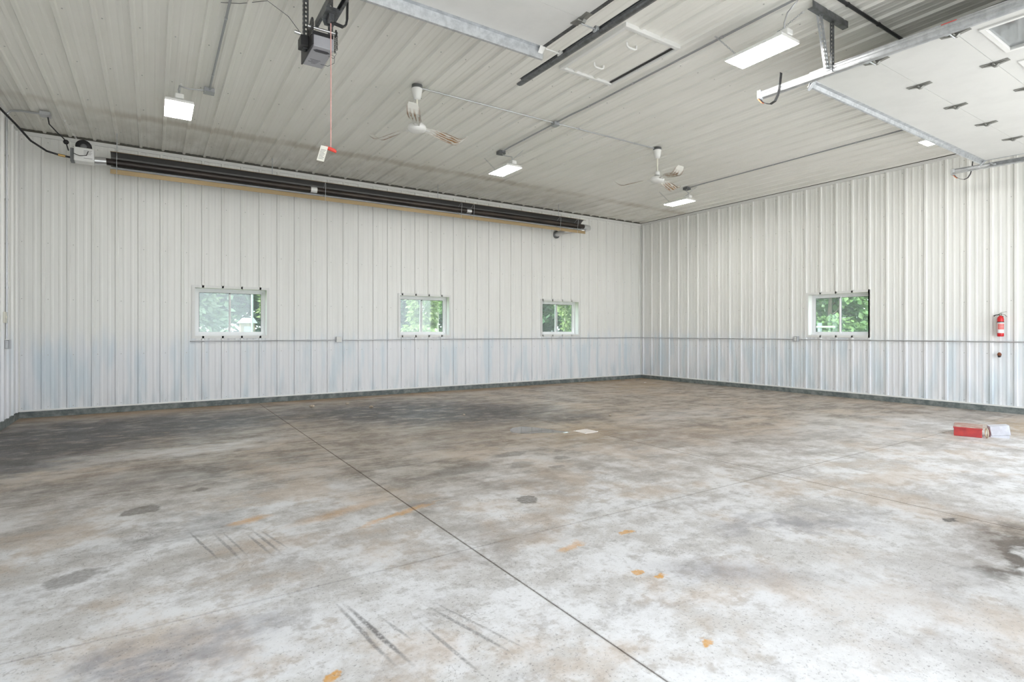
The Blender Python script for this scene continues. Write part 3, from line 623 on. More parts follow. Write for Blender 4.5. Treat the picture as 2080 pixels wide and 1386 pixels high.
# ------------------------------------------------------------------ opener and release cord
op = thing('door_opener', 'grey overhead door operator on a dark rail beside the slotted hanger', 'door opener', (-10.245, -5.90, 3.745))
MB().box(-.088, .088, -.20, .20, 0, .10, .006).build('housing', 'greybox', op)
MB().box(-.10, -.088, -.22, .20, -.004, .17).build('side_plate', 'black', op)
MB().box(-.085, .085, -.19, .19, .10, .135).build('motor_bracket', 'black', op)
MB().prism([(-.070,0),(-.045,.022),(.045,.022),(.070,0),(.045,-.022),(-.045,-.022)], (.0, -.125, -.0005), (1,0,0), (0,1,0), (0,0,-.003)).build('badge', 'greydark', op)
pl = MB()
for k, (a, b) in enumerate(((-.045,.045),(-.03,.035),(-.05,.03),(-.02,.02))): pl.box(a-.01, b-.01, .05+k*.024, .062+k*.024, -.0012, 0)
pl.build('printed_text', 'print_', op)
for sx in (-.062, .062): 
    q = MB(); q.ribbon([(0,-.03),(0,.03)] if 0 else [(.02 if sx < 0 else -.02, -.03),(0,-.03),(0,.03),(.02 if sx < 0 else -.02,.03)], .004, (sx, -.16, .20), (1,0,0), (0,0,1), (0,-4.85,0)); q.build('rail', 'galvdark', op)
q = MB(); q.tube([(-.13,-.195,.155),(.12,-.195,.155)], .011, 10); q.build('shaft', 'alu', op)
def gear(c, r0, n, th):
    m = MB(); pts = []
    for k in range(n*2): 
        t = PI*k/n; rr = r0 if k % 2 else r0*.88; pts.append((rr*math.cos(t), rr*math.sin(t)))
    m.prism(pts, c, (0,1,0), (0,0,1), (th,0,0)); return m
gear((-.105,-.195,.155), .075, 22, .008).build('sprocket', 'black', op); gear((.100,-.195,.155), .032, 12, .006).build('sprocket', 'black', op)
for yy in (-.165, -.225): chain(MB(), (.105,yy,.155), (.105,yy,.0), .022, .0028, .006).build('roller_chain', 'black', op)
q = MB(); perforated(q, (-.115,-.06,.60), (-.115,-.06,.02), (1,0,0), .045); perforated(q, (-.137,-.04,.60), (-.137,-.04,.02), (0,1,0), .045); q.build('slotted_hanger', 'galvdark', op)
q = MB(); perforated(q, (.095,-.06,.60), (.095,-.06,.10), (1,0,0), .045); q.build('slotted_hanger', 'galvdark', op)
MB().box(-.165, -.10, -.10, .02, .03, .12, .004).build('brake_box', 'black', op)
MB().tube([(-.165,-.08,.13),(-.215,-.08,.135)], .016, 10).build('cable_fitting', 'alu', op)
q = MB(); q.tube([(.06,-.10,.02),(.115,-.12,-.01),(.13,-.05,-.035),(.10,.05,-.03),(.05,.10,-.005)], .0022, 6); q.tube([(.07,-.15,.05),(.12,-.16,.0),(.11,-.10,-.02),(.07,-.08,0)], .0022, 6); q.build('wire', 'boxdark', op)
tro = MB(); tro.box(-.055, .055, -.07, .07, -.02, .012); tro.box(-.02, .02, -.03, .03, -.075, -.02); tro.prism([(-.055,0),(.055,0),(.03,-.06),(-.03,-.06)], (0,.075,-.01), (1,0,0), (0,0,1), (0,.012,0))
tr = tro.build('trolley', 'galvdark', op); tr.location = (-.01, -.465, .17)
q = MB(); q.ribbon([(0,0),(.10,-.012),(.125,.01),(.135,.06),(.138,.32)], .012, (-.01, -.475, .10), (1,0,0), (0,0,1), (0,.035,0)); q.build('door_arm', 'black', op)
rc = thing('release_cord', 'faded red rope with a red handle and white tag hanging from the opener rail', 'cord', (-10.255, -6.364, 3.83))
MB().tube([(0,0,0),(.001,0,-.5),(0,0,-1.022)], .0042, 6).build('rope', 'rope', rc)
q = MB(); q.tube([(-.042,.006,-1.015),(-.028,.003,-1.026),(0,0,-1.031),(.028,-.003,-1.040),(.042,-.006,-1.052)], [.008,.014,.016,.015,.009], 10); q.build('handle', 'red', rc)
q = MB(); mt = Matrix.Translation((-.05,.0,-1.015)) @ Matrix.Rotation(math.radians(15), 4, 'Y') @ Matrix.Rotation(math.radians(-33), 4, 'Z'); q.box(-.030, .030, -.001, .001, -.132, 0, 0, mt); tg = q.build('tag', 'tag', rc)
q = MB()
for k in range(8): q.box(-.022, .022-.006*(k % 3), -.0018, -.001, -.036-.011*k, -.032-.011*k, 0, mt)
q.build('tag_print', 'ink', tg)
MB().tube([(-10.95,-5.22,ZC-.010),(-10.80,-5.30,ZC-.012),(-10.6,-5.52,ZC-.03),(-10.47,-5.78,4.10),(-10.39,-5.90,3.92)], .0025, 6).build('antenna_wire', 'boxdark'); tag(bpy.data.objects['antenna_wire'], 'thin grey wire running from the ceiling to the door opener', 'wire')
# ------------------------------------------------------------------ ceiling lights
def make_light():
    r = empty('ceiling_light')
    # shallow tray with sloped shoulders, driver hump on the near end
    q = MB(); W2, L2 = .148, .300
    rings = [(W2, L2, 0.), (W2, L2, .030), (W2-.035, L2-.03, .048), (W2-.035, L2-.03, .050)]
    vs = []; fs = []
    for (a, b, z) in rings: vs += [(-a,-b,z),(a,-b,z),(a,b,z),(-a,b,z)]
    for k in range(3):
        for i in range(4): fs.append((k*4+i, k*4+(i+1) % 4, k*4+4+(i+1) % 4, k*4+4+i))
    fs.append((12,13,14,15)); q.add(vs, fs); q.build('housing', 'white', r)
    MB().box(-.046, .046, -.300, -.17, .048, .105, .008).build('driver_box', 'white', r)
    MB().box(-.138, .138, -.290, .290, -.004, .002).build('diffuser', 'led', r)
    for y in (-.20, .24): MB().ribbon([(-.05,.05),(-.05,.085),(.05,.085),(.05,.05)] if y > 0 else [(-.02,.105),(-.02,.125),(.02,.125),(.02,.105)], .003, (0,y,0), (1,0,0), (0,0,1), (0,.02,0)).build('bracket', 'galv', r)
    return r
LIGHTS = [  # x, y, junction box, label, chain spread
 (-11.21, -2.99, (-10.89, -3.12), 'lit white panel light above the left end of the heater', 1),
 (-6.45, -3.03, (-6.58, -3.11), 'lit white panel light between the two ceiling fans', 1),
 (-2.10, -3.10, (-2.08, -3.28), 'lit white panel light nearest the back right corner', 1),
 (-6.47, -7.76, None, 'large lit white panel light beside the slotted track hanger', 1),
 (-2.05, -7.80, None, 'lit panel light half hidden by the edge of the windowed door', 1)]
proto = make_light(); ZL = 4.045
for i, (x, y, jb, lab, _) in enumerate(LIGHTS):
    r = proto if i == 0 else copy_tree(proto)
    tag(r, lab, 'ceiling light', 'ceiling panel lights'); r.location = (x, y, ZL)
for i, (x, y, jb, lab, _) in enumerate(LIGHTS):
    r = [o for o in bpy.data.objects if o.get('label') == lab][0]; h = ZC-.019-ZL
    for a_, b_ in (((0,-.19,.125), (.02,-.10,h)), ((0,.25,.085), (0,.25,h))) if i == 0 else (((.0,-.19,.125), (.16,-.33,h)), ((-.05,.25,.085), (-.17,.40,h))): chain(MB(), a_, b_).build('chain', 'galv', r)
    bx = Vector((jb[0]-x, jb[1]-y, h-.03)) if jb else Vector((-.11, -.42, h-.01))
    q = MB()
    if i == 0: q.tube([(0,-.24,.10),(-.01,-.23,.17),(.0,-.17,.24),(.10,-.12,.245),(bx.x-.06,bx.y,bx.z)], .008, 8)
    else: q.tube([(0,-.24,.10),(-.02,-.25,.17),(bx.x*.5-.05,bx.y*.5-.12,.20),(bx.x-.02,bx.y-.03,.26),(bx.x,bx.y,bx.z)], .007, 8)
    q.build('cord', 'emt', r)
    q = MB(); q.lathe([(.001,.0),(.011,0),(.013,-.006),(.001,-.012)], (.02 if i == 0 else .16, -.10 if i == 0 else -.33, h), 8); q.build('ceiling_hook', 'white', r)
def jbox(x, y, label, m='box', s=.058, h=.05):
    r = thing('junction_box', label, 'junction box', (x, y, ZC-.019-h)); MB().box(-s, s, -s, s, 0, h, .005).build('body', m, r); MB().box(-s-.002, s+.002, -s-.002, s+.002, -.004, .0).build('cover', m, r)
    for a, b in ((-1,-1),(1,1)): MB().lathe([(.006,0),(.006,-.003)], (a*s*.75, b*s*.75, -.004), 8).build('cover_screw', 'emt', r)
    return r
jbox(-10.89, -3.12, 'grey junction box on the ceiling beside the left panel light'); jbox(-6.58, -3.11, 'dark junction box on the ceiling above the panel light between the fans', 'boxdark')
jbox(-2.08, -3.28, 'dark junction box on the ceiling near the back right corner', 'boxdark'); jbox(-6.595, -4.618, 'junction box where the ceiling conduits cross between the fans', 'box', .045)
# ------------------------------------------------------------------ conduits
def conduit(label, pts, clips, m='emt', r_=.0115, wall=None):
    r = thing('conduit', label, 'conduit', pts[0]); o = Vector(pts[0])
    MB().tube([Vector(p)-o for p in pts], r_, 8).build('pipe', m, r)
    for (p, ax) in clips:
        c = Vector(p)-o; q = MB()
        d = Vector(ax); q.tube([c-d*.012, c+d*.012], r_+.004, 8)
        q.build('strap', 'emt' if m != 'black' else 'black', r)
    return r
zc = ZC-.019-.012
conduit('grey conduit on the ceiling leading to the left panel light', [(-10.885,-3.17,zc-.012),(-10.885,-3.35,zc),(-10.885,-11.2,zc)], [((-10.885,y,zc),(0,1,0)) for y in (-3.6,-5.0,-6.6,-8.2)], 'box')
conduit('grey conduit on the ceiling between the conduit crossing and the middle panel light', [(-6.585,-3.16,zc-.012),(-6.585,-3.35,zc),(-6.595,-4.56,zc)], [((-6.588,y,zc),(0,1,0)) for y in (-3.8,)], 'box')
conduit('long dark grey conduit on the ceiling past the attic hatch', [(-6.595,-4.67,zc),(-6.60,-4.95,zc),(-6.582,-5.3,zc),(-6.582,-11.2,zc)], [((-6.582,y,zc),(0,1,0)) for y in (-5.35,-6.15,-7.4,-9.)], 'box')
conduit('dark grey conduit on the ceiling near the right wall', [(-2.075,-3.33,zc-.012),(-2.07,-3.55,zc),(-2.06,-11.2,zc)], [((-2.065,y,zc),(0,1,0)) for y in (-3.7,-5.2,-6.6,-8.)], 'box')
conduit('thin bright conduit on the ceiling from the left fan to the crossing', [(-8.70,-4.62,zc-.004),(-6.64,-4.62,zc)], [((x,-4.62,zc),(1,0,0)) for x in (-8.45,-7.85,-7.1)], 'emt', .010)
conduit('thin bright conduit on the ceiling from the crossing to the right fan', [(-6.55,-4.62,zc),(-4.55,-4.65,zc-.004)], [((x,-4.635,zc),(1,0,0)) for x in (-6.15,-5.0)], 'emt', .010)
conduit('conduit on the ceiling above the windowed door, coloured black for the shade', [(-6.57,-8.39,zc),(-2.09,-8.39,zc)], [((x,-8.39,zc),(1,0,0)) for x in (-6.1,-5.5,-4.2)], 'black', .016)  # black colour carries the shadow this conduit lies in
CZ = 1.138
conduit('thin grey conduit along the back wall under the windows', [(-10.95,-.031,CZ),(-8.49,-.031,CZ)], [((x,-.031,CZ),(1,0,0)) for x in (-10.2,-9.0)], 'emt', .010)
conduit('grey conduit along the back wall from the outlet to the corner', [(-8.35,-.031,CZ),(-.07,-.031,CZ),(-.035,-.035,CZ),(-.031,-.07,CZ),(-.031,-.5,CZ)], [((x,-.031,CZ),(1,0,0)) for x in (-7.4,-5.2,-4.1,-1.6)], 'emt', .010)
conduit('grey conduit along the right wall between corner and outlet', [(-.031,-.52,CZ),(-.031,-4.40,CZ)], [((-.031,y,CZ),(0,1,0)) for y in (-1.6,-3.2)], 'emt', .010)
conduit('grey conduit along the right wall under the window and the extinguisher', [(-.031,-4.54,CZ),(-.031,-11.2,CZ)], [((-.031,y,CZ),(0,1,0)) for y in (-5.9,-7.2)], 'emt', .010)
def outlet(loc, rz, label):
    r = thing('outlet', label, 'outlet', loc, rz)
    MB().box(-.052, .052, -.055, -.019, -.055, .055, .004).build('back_box', 'box', r); pl_ = MB().box(-.050, .050, -.060, -.055, -.053, .053, .002).build('cover_plate', 'plastic' if rz == 0 else 'galv', r)
    for z in (.022, -.022):
        so = MB().lathe([(.017,-.0635),(.017,-.0595)], (0,0,z), 16, 'y').build('socket', 'white', pl_)
    return r
outlet((-8.421, 0, 1.150), 0, 'white electrical outlet box on the back wall between two windows'); outlet((0, -4.469, 1.150), -PI/2, 'grey metal outlet box on the right wall beside the window')
# ------------------------------------------------------------------ ceiling fans
def make_fan():
    r = empty('ceiling_fan')
    MB().lathe([(.066,0),(.066,.040),(.0,.040)], (0,0,-.040-.019), 24).build('mounting_ring', 'boxdark', r)
    MB().lathe([(.012,-.185),(.040,-.180),(.050,-.150),(.066,-.055),(.066,-.050)], (0,0,-.009), 24).build('canopy', 'white', r)
    MB().tube([(0,0,-.17),(0,0,-.50)], .0125, 12).build('downrod', 'ivory', r)
    MB().lathe([(.016,-.405),(.036,-.41),(.042,-.43),(.042,-.475),(.020,-.485)], (0,0,0), 20).build('rod_cover', 'white', r)
    MB().lathe([(.0,-.595),(.055,-.594),(.098,-.578),(.112,-.556),(.114,-.538),(.106,-.516),(.085,-.500),(.030,-.49),(.0,-.49)], (0,0,0), 28).build('motor', 'white', r)
    MB().lathe([(.0,-.488),(.060,-.488),(.060,-.496),(.0,-.496)], (0,0,0), 20).build('vent_ring', 'boxdark', r)
    # one blade along +x, origin at the hub so the paint pattern follows it
    secs = []
    for i in range(13):
        s = i/12; x = .10+.60*s
        wd = .034+.044*min(1, s/.45) if s < .9 else .078-.03*((s-.9)/.1)**2
        z = -.545-.012*s-.045*max(0, min(1, (s-.25)/.5)) + (.085*((s-.78)/.22)**1.6 if s > .78 else 0)
        secs.append((x, wd, z, -.30+.10*s))
    vs = []; fs = []
    NW = 6
    for layer in (0, 1):
        for (x, wd, z, tw) in secs:
            for k in range(NW+1):
                y = -wd+2*wd*k/NW; rip = .004*(1 if k % 2 else -1) if .18 < (x-.1)/.6 < .85 else 0
                vs.append((x, y*math.cos(tw), z+y*math.sin(tw)+rip-layer*.004))
    n = NW+1; N = len(secs)*n
    for i in range(len(secs)-1):
        for k in range(NW):
            a = i*n+k; fs.append((a, a+n, a+n+1, a+1)); fs.append((N+a, N+a+1, N+a+n+1, N+a+n))
    for i in range(len(secs)-1):
        for k in (0, NW): a = i*n+k; fs.append((a, N+a, N+a+n, a+n))
    for k in range(NW):
        for i in (0, len(secs)-1): a = i*n+k; fs.append((a, a+1, N+a+1, N+a))
    b = MB().add(vs, fs, False).build('blade', 'blade', r)
    br = MB(); br.box(.085, .17, -.022, .022, -.556, -.549); br.build('blade_bracket', 'white', b)
    for k in (1, 2): c = copy_tree(b, r); c.rotation_euler = (0, 0, 2*PI*k/3)
    return r
fan1 = make_fan(); fan2 = copy_tree(fan1)
fan1.location = (-8.749, -4.63, ZC); fan1.rotation_euler = (0,0,math.radians(3)); tag(fan1, 'white three-blade ceiling fan with rusty blades nearest the hanging red handle', 'ceiling fan', 'ceiling fans')
fan2.location = (-4.504, -4.66, ZC); fan2.rotation_euler = (0,0,math.radians(12)); tag(fan2, 'white three-blade ceiling fan with rusty blades toward the back right corner', 'ceiling fan', 'ceiling fans')
# ------------------------------------------------------------------ attic hatch
ah = thing('attic_hatch', 'white framed attic hatch with two handles in the ceiling', 'hatch', (-7.18, -6.50, ZC-.019))
hx, hy = .40, .535
for (a, b, c_, d_, nm) in ((-hx, hx, hy-.045, hy, 1), (-hx, hx, -hy, -hy+.045, 1), (-hx, -hx+.045, -hy+.045, hy-.045, 1), (hx-.03, hx, -hy+.045, hy-.045, 1)):
    MB().box(a, b, c_, d_, -.030, .018, .003).build('frame_trim', 'trim', ah)
o_ = Vector(ah.location); us = [(-hx+.05)+(2*hx-.11)*k/60 for k in range(61)]
MB().add([Vector((u, v, -.002-rib_height(u+o_.x-(-.2675*FT+.02)))) for u in us for v in (-hy+.05, hy-.05)], [(2*k, 2*k+1, 2*k+3, 2*k+2) for k in range(60)]).build('lid', 'ceil', ah)
MB().box(hx-.06, hx-.03, -hy+.045, hy-.045, -.012, -.008).build('hatch_shade', 'black', ah)  # black strip painted in as the shadow of the lid recess
for y in (-.285, .225):
    q = MB(); q.tube([(-.07-.07,y,-.006),(-.065-.07,y,-.04),(-.04-.07,y,-.052),(.04-.07,y,-.052),(.065-.07,y,-.04),(.07-.07,y,-.006)], .011, 8); q.build('handle', 'white', ah)
# ------------------------------------------------------------------ tube heater
HY, HZ = -.60, 3.885
he = thing('tube_heater', 'long black radiant tube heater with metal reflector along the back wall', 'heater', (-12.02, HY, HZ))
HL = 9.40
MB().tube([(-.08,0,0),(HL+.02,0,0)], .051, 20).build('tube', 'tube', he)
# reflector: bent sheet in the (room side, up) plane
rp = [(.075,.150),(-.01,.158),(-.090,.105),(-.125,.02),(-.100,-.045)]
MB().ribbon([(-.100,-.045),(-.085,-.070),(-.015,-.125),(.045,-.112)], .003, (0,0,0), (0,-1,0), (0,0,1), (HL,0,0)).build('lower_wing', 'wing', he)  # white colour stands in for light reflected in the lower wing
MB().ribbon(rp, .003, (0,0,0), (0,-1,0), (0,0,1), (HL,0,0)).build('reflector', 'refl', he)  # dark colour stands in for the shadow inside the reflector
MB().ribbon([(.045,-.112),(.062,-.118),(.066,-.188)], .003, (0,0,0), (0,-1,0), (0,0,1), (HL,0,0)).build('lower_lip', 'brown', he)
MB().ribbon([(.075,.150),(.094,.140)], .003, (0,0,0), (0,-1,0), (0,0,1), (HL,0,0)).build('upper_lip', 'brown', he)
for (x, m_) in ((2.99, 'white'), (6.19, 'alu')): MB().tube([(x-.055,0,0),(x+.055,0,0)], .0545, 20).build('coupling', m_, he)
for x in (.08, 3.18, 5.98, 6.28, 8.62, 9.15):
    q = MB(); q.tube([(x, -.08, .155), (x, -.100, .10), (x, -.085, 0.), (x, -.075, -.10), (x, -.07, -.185)], .004, 6); q.tube([(x, -.08, .155), (x, .13, .02), (x, .02, -.13)], .004, 6); q.build('hanger_wire', 'galv', he)
for x in (.08, 2.29, 5.47, 8.62): q = MB(); chain(q, (x, .0, .165), (x, 0, ZC-.019-HZ), .03, .003, .009); q.build('chain', 'galv', he)
# burner end
MB().box(-.43, -.19, -.10, .10, -.065, .135, .008).build('burner_box', 'white', he)
MB().tube([(-.19,0,-.01),(-.05,0,0)], .058, 20).build('collar', 'alu', he)
q = MB(); q.lathe([(.02,-.05),(.098,-.05),(.098,.05),(.02,.05)], (-.32,-.0,.165), 24, 'y'); q.build('blower', 'black', he)
q = MB(); q.lathe([(.0,-.056),(.034,-.056),(.040,-.05)], (-.32,0,.165), 20, 'y'); q.build('blower_hub', 'boxdark', he)
MB().box(-.475, -.43, -.06, .06, -.075, .12).build('gas_valve', 'boxdark', he)
lb = MB().box(-.325, -.20, -.1015, -.100, -.03, .115).build('instruction_label', 'label', he)
q = MB()
for k in range(6): q.box(-.315, -.215-.008*(k % 3), -.1022, -.1015, .095-.012*k, .099-.012*k)
q.box(-.315, -.210, -.1022, -.1015, -.022, -.014); q.build('label_print', 'ink', lb)
q = MB(); q.tube([(-.43,-.11,.03),(-.36,-.13,.0),(-.28,-.12,.02),(-.26,-.10,.09)], .005, 6); q.build('burner_wire', 'rubber', he)
# exhaust end
q = MB(); q.tube([(HL,0,0),(HL+.10,0,0),(HL+.18,.02,0),(HL+.235,.08,-.01),(HL+.235,.16,-.02),(HL+.18,.22,-.035),(HL+.02,.25,-.055),(HL-.15,.26,-.08)], .055, 16, True); q.build('exhaust_elbow', 'alu', he)
q = MB(); q.tube([(HL-.15,.26,-.08),(HL-.30,.27,-.11),(HL-.38,.33,-.13),(HL-.40,.58,-.15)], .060, 16); q.build('exhaust_pipe', 'alu', he)
MB().lathe([(.062,-.02),(.095,-.02),(.095,0),(.062,0)], (HL-.40, .58, -.15), 20, 'y').build('wall_collar', 'boxdark', he)
# gas hose, cords and conduit in the left corner
gh = thing('gas_hose', 'black hose sagging from the left wall to the heater burner', 'hose', (XL+.03, -1.62, 4.18))
o_ = Vector(gh.location)
MB().tube([Vector(p)-o_ for p in ((XL+.03,-1.62,4.18),(XL+.06,-1.40,4.17),(XL+.15,-1.1,4.10),(XL+.27,-.85,3.97),(XL+.42,-.68,3.90),(XL+.54,-.62,3.885))], .014, 10).build('hose', 'rubber', gh)
MB().tube([Vector(p)-o_ for p in ((XL+.54,-.62,3.885),(XL+.62,-.605,3.88))], .018, 10).build('brass_fitting', mat('brass', (.55,.36,.14), .35, .8), gh)
MB().tube([Vector(p)-o_ for p in ((XL+.62,-.605,3.88),(XL+.682,-.60,3.875))], .014, 10).build('pipe_end', 'rubber', gh)
hbx = jbox(-12.727, -1.04, 'grey ceiling box feeding the heater cord in the left corner', 'emt', .06)
hc = thing('power_cord', 'black cord drooping from the ceiling box to the heater', 'cord', (-12.68, -1.03, ZC-.08)); o_ = Vector(hc.location)
MB().tube([Vector(p)-o_ for p in ((-12.70,-1.03,ZC-.075),(-12.69,-1.0,4.20),(-12.62,-.86,4.14),(-12.56,-.74,4.10),(-12.54,-.68,4.07),(-12.53,-.65,4.02),(-12.515,-.64,3.96))], .008, 8).build('cable', 'rubber', hc)
q = MB(); q.sphere(Vector((-12.54,-.68,4.07))-o_, .035, .03, .035); q.build('plug', 'rubber', hc)
hk = thing('ceiling_hook', 'white hook and short chain on the ceiling above the heater burner', 'hook', (-12.54, -.847, ZC-.019)); q = MB(); q.lathe([(.0,0),(.020,0),(.022,-.008),(.008,-.014),(.008,-.03),(0,-.03)], (0,0,0), 12); q.build('plate', 'white', hk); q = MB(); chain(q, (0,0,-.03), (.12,.22,-.19), .028, .003, .009); q.build('chain', 'white', hk)
# left wall fittings
conduit('grey conduit climbing the left wall and bending onto the ceiling', [(XL+.033,-.93,1.20),(XL+.033,-.93,4.20),(XL+.04,-.935,4.27),(XL+.08,-.95,4.315),(XL+.2,-.99,zc-.004),(-12.79,-1.03,zc-.012)], [((XL+.033,-.93,z),(0,0,1)) for z in (1.9,2.5,3.1,3.7)], 'emt', .014)
r = thing('switch', 'cream light switch on the left wall', 'switch', (XL, -1.01, 1.495)); MB().box(.019, .042, -.055, .055, -.075, .075, .004).build('plate', 'ivory', r); MB().box(.042, .052, -.010, .010, -.018, .018).build('toggle', 'ivory', r)
r = thing('junction_box', 'grey junction box on the left wall below the light switch', 'junction box', (XL, -.92, 1.13)); MB().box(.019, .065, -.055, .055, -.06, .06, .005).build('body', 'emt', r); MB().box(.065, .069, -.058, .058, -.063, .063).build('cover', 'emt', r)
# ------------------------------------------------------------------ fire extinguisher and knob on the right wall
fe = thing('fire_extinguisher', 'red fire extinguisher hanging on the right wall', 'extinguisher', (-.085, -7.846, 1.225))
MB().lathe([(.0,.0),(.037,.0),(.042,.010),(.043,.03),(.043,.275),(.038,.302),(.026,.322),(.017,.328),(.017,.34),(.0,.34)], (0,0,0), 28).build('cylinder', 'ered', fe)
def band(z0, z1, a0, a1, rr, name, m):
    q = MB(); n = 14; vs = []
    for k in range(n+1): t = a0+(a1-a0)*k/n; vs += [(rr*math.cos(t), rr*math.sin(t), z0), (rr*math.cos(t), rr*math.sin(t), z1)]
    q.add(vs, [(2*k, 2*k+2, 2*k+3, 2*k+1) for k in range(n)], True); return q.build(name, m, fe)
band(.055, .225, math.radians(135), math.radians(330), .0436, 'label_sheet', 'label'); band(.115, .205, math.radians(150), math.radians(268), .0440, 'label_panel', 'lred')
band(.225, .240, 0, 2*PI, .0455, 'mounting_strap', 'black')
for k in range(3): band(.185-.025*k, .190-.025*k, math.radians(160), math.radians(255), .0444, 'label_line', 'label')
q = MB(); q.lathe([(.018,.335),(.018,.365),(.010,.372),(0,.372)], (0,0,0), 14); q.build('valve', 'valve', fe)
q = MB(); q.ribbon([(.02,.358),(-.01,.366),(-.05,.350),(-.078,.318)], .006, (-.008,0,0), (0,1,0), (0,0,1), (.016,0,0)); q.build('carry_handle', 'valve', fe)
q = MB(); q.ribbon([(.015,.368),(-.02,.388),(-.075,.396)], .005, (-.008,0,0), (0,1,0), (0,0,1), (.016,0,0)); q.build('squeeze_lever', 'valve', fe)
q = MB(); q.tube([(0,.015,.352),(0,.06,.345),(0,.085,.330)], [.008,.007,.011], 8); q.build('nozzle', 'black', fe)
MB().box(.046, .060, -.02, .02, .05, .33).build('wall_bracket', 'black', fe)
kb = thing('wall_knob', 'small rust brown knob on the right wall below the extinguisher', 'knob', (0, -7.827, .929)); q = MB(); q.tube([(-.0,0,0),(-.05,0,0)], .012, 10); q.build('stem', 'black', kb); MB().sphere((-.065,0,.006), .022, .028, .034).build('cap', 'knob', kb); MB().sphere((-.068,0,-.022), .018, .022, .020).build('lower_nut', 'black', kb)
# ------------------------------------------------------------------ things on the floor
dr = thing('drain_cover', 'pale square drain cover where the floor joints cross', 'drain cover', (-6.755, -5.475, 0), .06)
MB().box(-.115, .115, -.115, .115, .0, .008, .002).build('plate', 'grate', dr)
for a, b in ((-1,-1),(1,-1),(1,1),(-1,1)): MB().lathe([(.007,.008),(.006,.0105),(0,.0105)], (a*.095, b*.095, 0), 8).build('bolt', 'box', dr)
pd = [(-7.60,-5.0),(-7.52,-4.83),(-7.40,-4.72),(-7.24,-4.70),(-7.12,-4.85),(-7.06,-5.02),(-7.02,-5.20),(-6.96,-5.34),(-6.94,-5.40),(-7.03,-5.40),(-7.16,-5.32),(-7.30,-5.24),(-7.44,-5.20),(-7.55,-5.13)]
q = MB(); c0 = (-7.25,-5.02); n = len(pd)
q.add([(x, y, .0004) for x, y in pd]+[(c0[0]+(x-c0[0])*.93, c0[1]+(y-c0[1])*.93, .0016) for x, y in pd], [(i, (i+1) % n, n+(i+1) % n, n+i) for i in range(n)]+[tuple(range(n, 2*n))])
tag(q.build('puddle', 'water'), 'shallow puddle of water beside the drain cover', 'puddle')
rb = thing('metal_box', 'low red metal box with a dusty lid on the floor near the right wall', 'box', (-3.02, -8.33, 0), math.radians(-74))
# local x = along the long front face, y = away from the camera
MB().box(-.135, .135, -.0, .34, .0, .105, .004).build('body', 'redbox', rb); MB().box(-.140, .140, -.005, .345, .105, .122, .004).build('lid', 'lidtop', rb)
MB().box(-.141, .141, -.008, -.004, .098, .112).build('lid_rim', 'redbox', rb); MB().box(-.02, .02, -.012, 0, .075, .10).build('latch', 'redbox', rb)
wc = thing('carton', 'white carton leaning behind the red metal box', 'carton', (-2.735, -8.55, 0), math.radians(-62)); q = MB()
mt = Matrix.Translation((0,0,.03)) @ Matrix.Rotation(math.radians(-8), 4, 'Y'); q.box(-.085, .10, -.07, .07, -.0, .115, .003, mt); q.build('body', 'carton', wc); MB().box(-.086, .101, -.071, .071, .112, .1165, 0, mt).build('flap', 'carton', wc); MB().box(.1005, .1025, -.065, .065, .005, .11, 0, mt).build('dark_end', mat('dark_carton_end', (.16,.11,.14), .7), wc)
MB().box(-.09, .09, -.06, .06, 0, .035).build('foot', 'carton', wc)
tr_ = thing('rubber_ring', 'tan rubber ring standing against the red metal box', 'ring', (-2.945, -8.495, .062), math.radians(-60)); q = MB(); q.tube([(0, .055*math.cos(t), .055*math.sin(t)) for t in [2*PI*k/20 for k in range(21)]], .007, 8, False); q.build('ring', 'tan', tr_)
def pebble(x, y, s, label, m='stone'):
    q = MB(); q.sphere((0,0,s*.45), s, s*.8, s*.5, 9, 6)
    q.v = [(a*(1+.18*math.sin(7*b/s+x)), b*(1+.15*math.cos(5*a/s+y)), max(0, c)) for a, b, c in q.v]
    o = q.build('stone', m); o.location = (x, y, 0); tag(o, label, 'stone'); return o
pebble(-9.18, -1.12, .045, 'tan stone lying near the back wall left of the outlet'); pebble(-8.35, -1.75, .04, 'tan stone on the dark damp patch below the outlet'); pebble(-5.55, -4.65, .022, 'tiny pale pebble on the floor right of the drain cover')
pebble(-8.56, -1.08, .035, 'flat tan stone near the back wall below the outlet'); pebble(-7.41, -3.35, .02, 'tiny dark pebble on the damp patch left of the puddle')
def leaf_litter(x, y, label, m, s, rz=0.):
    q = MB(); q.add([(-s,0,.002),(-.3*s,.45*s,.008),(.5*s,.35*s,.004),(s,0,.010),(.4*s,-.4*s,.003),(-.4*s,-.4*s,.006)], [(0,1,2,3,4,5)]); o = q.build('debris_scrap', m); o.location = (x, y, 0); o.rotation_euler = (0,0,rz); tag(o, label, 'debris'); return o
for (x, y, lab, s, m_) in ((-.55, -.42, 'dark scrap of debris on the floor by the room corner', .12, 'boxdark'), (-.95, -1.05, 'pale scrap of paper on the floor near the room corner', .06, 'label'), (-1.0, -.30, 'dark crumb of debris against the back skirting near the corner', .10, 'boxdark')): leaf_litter(x, y, lab, m_, s, .3)
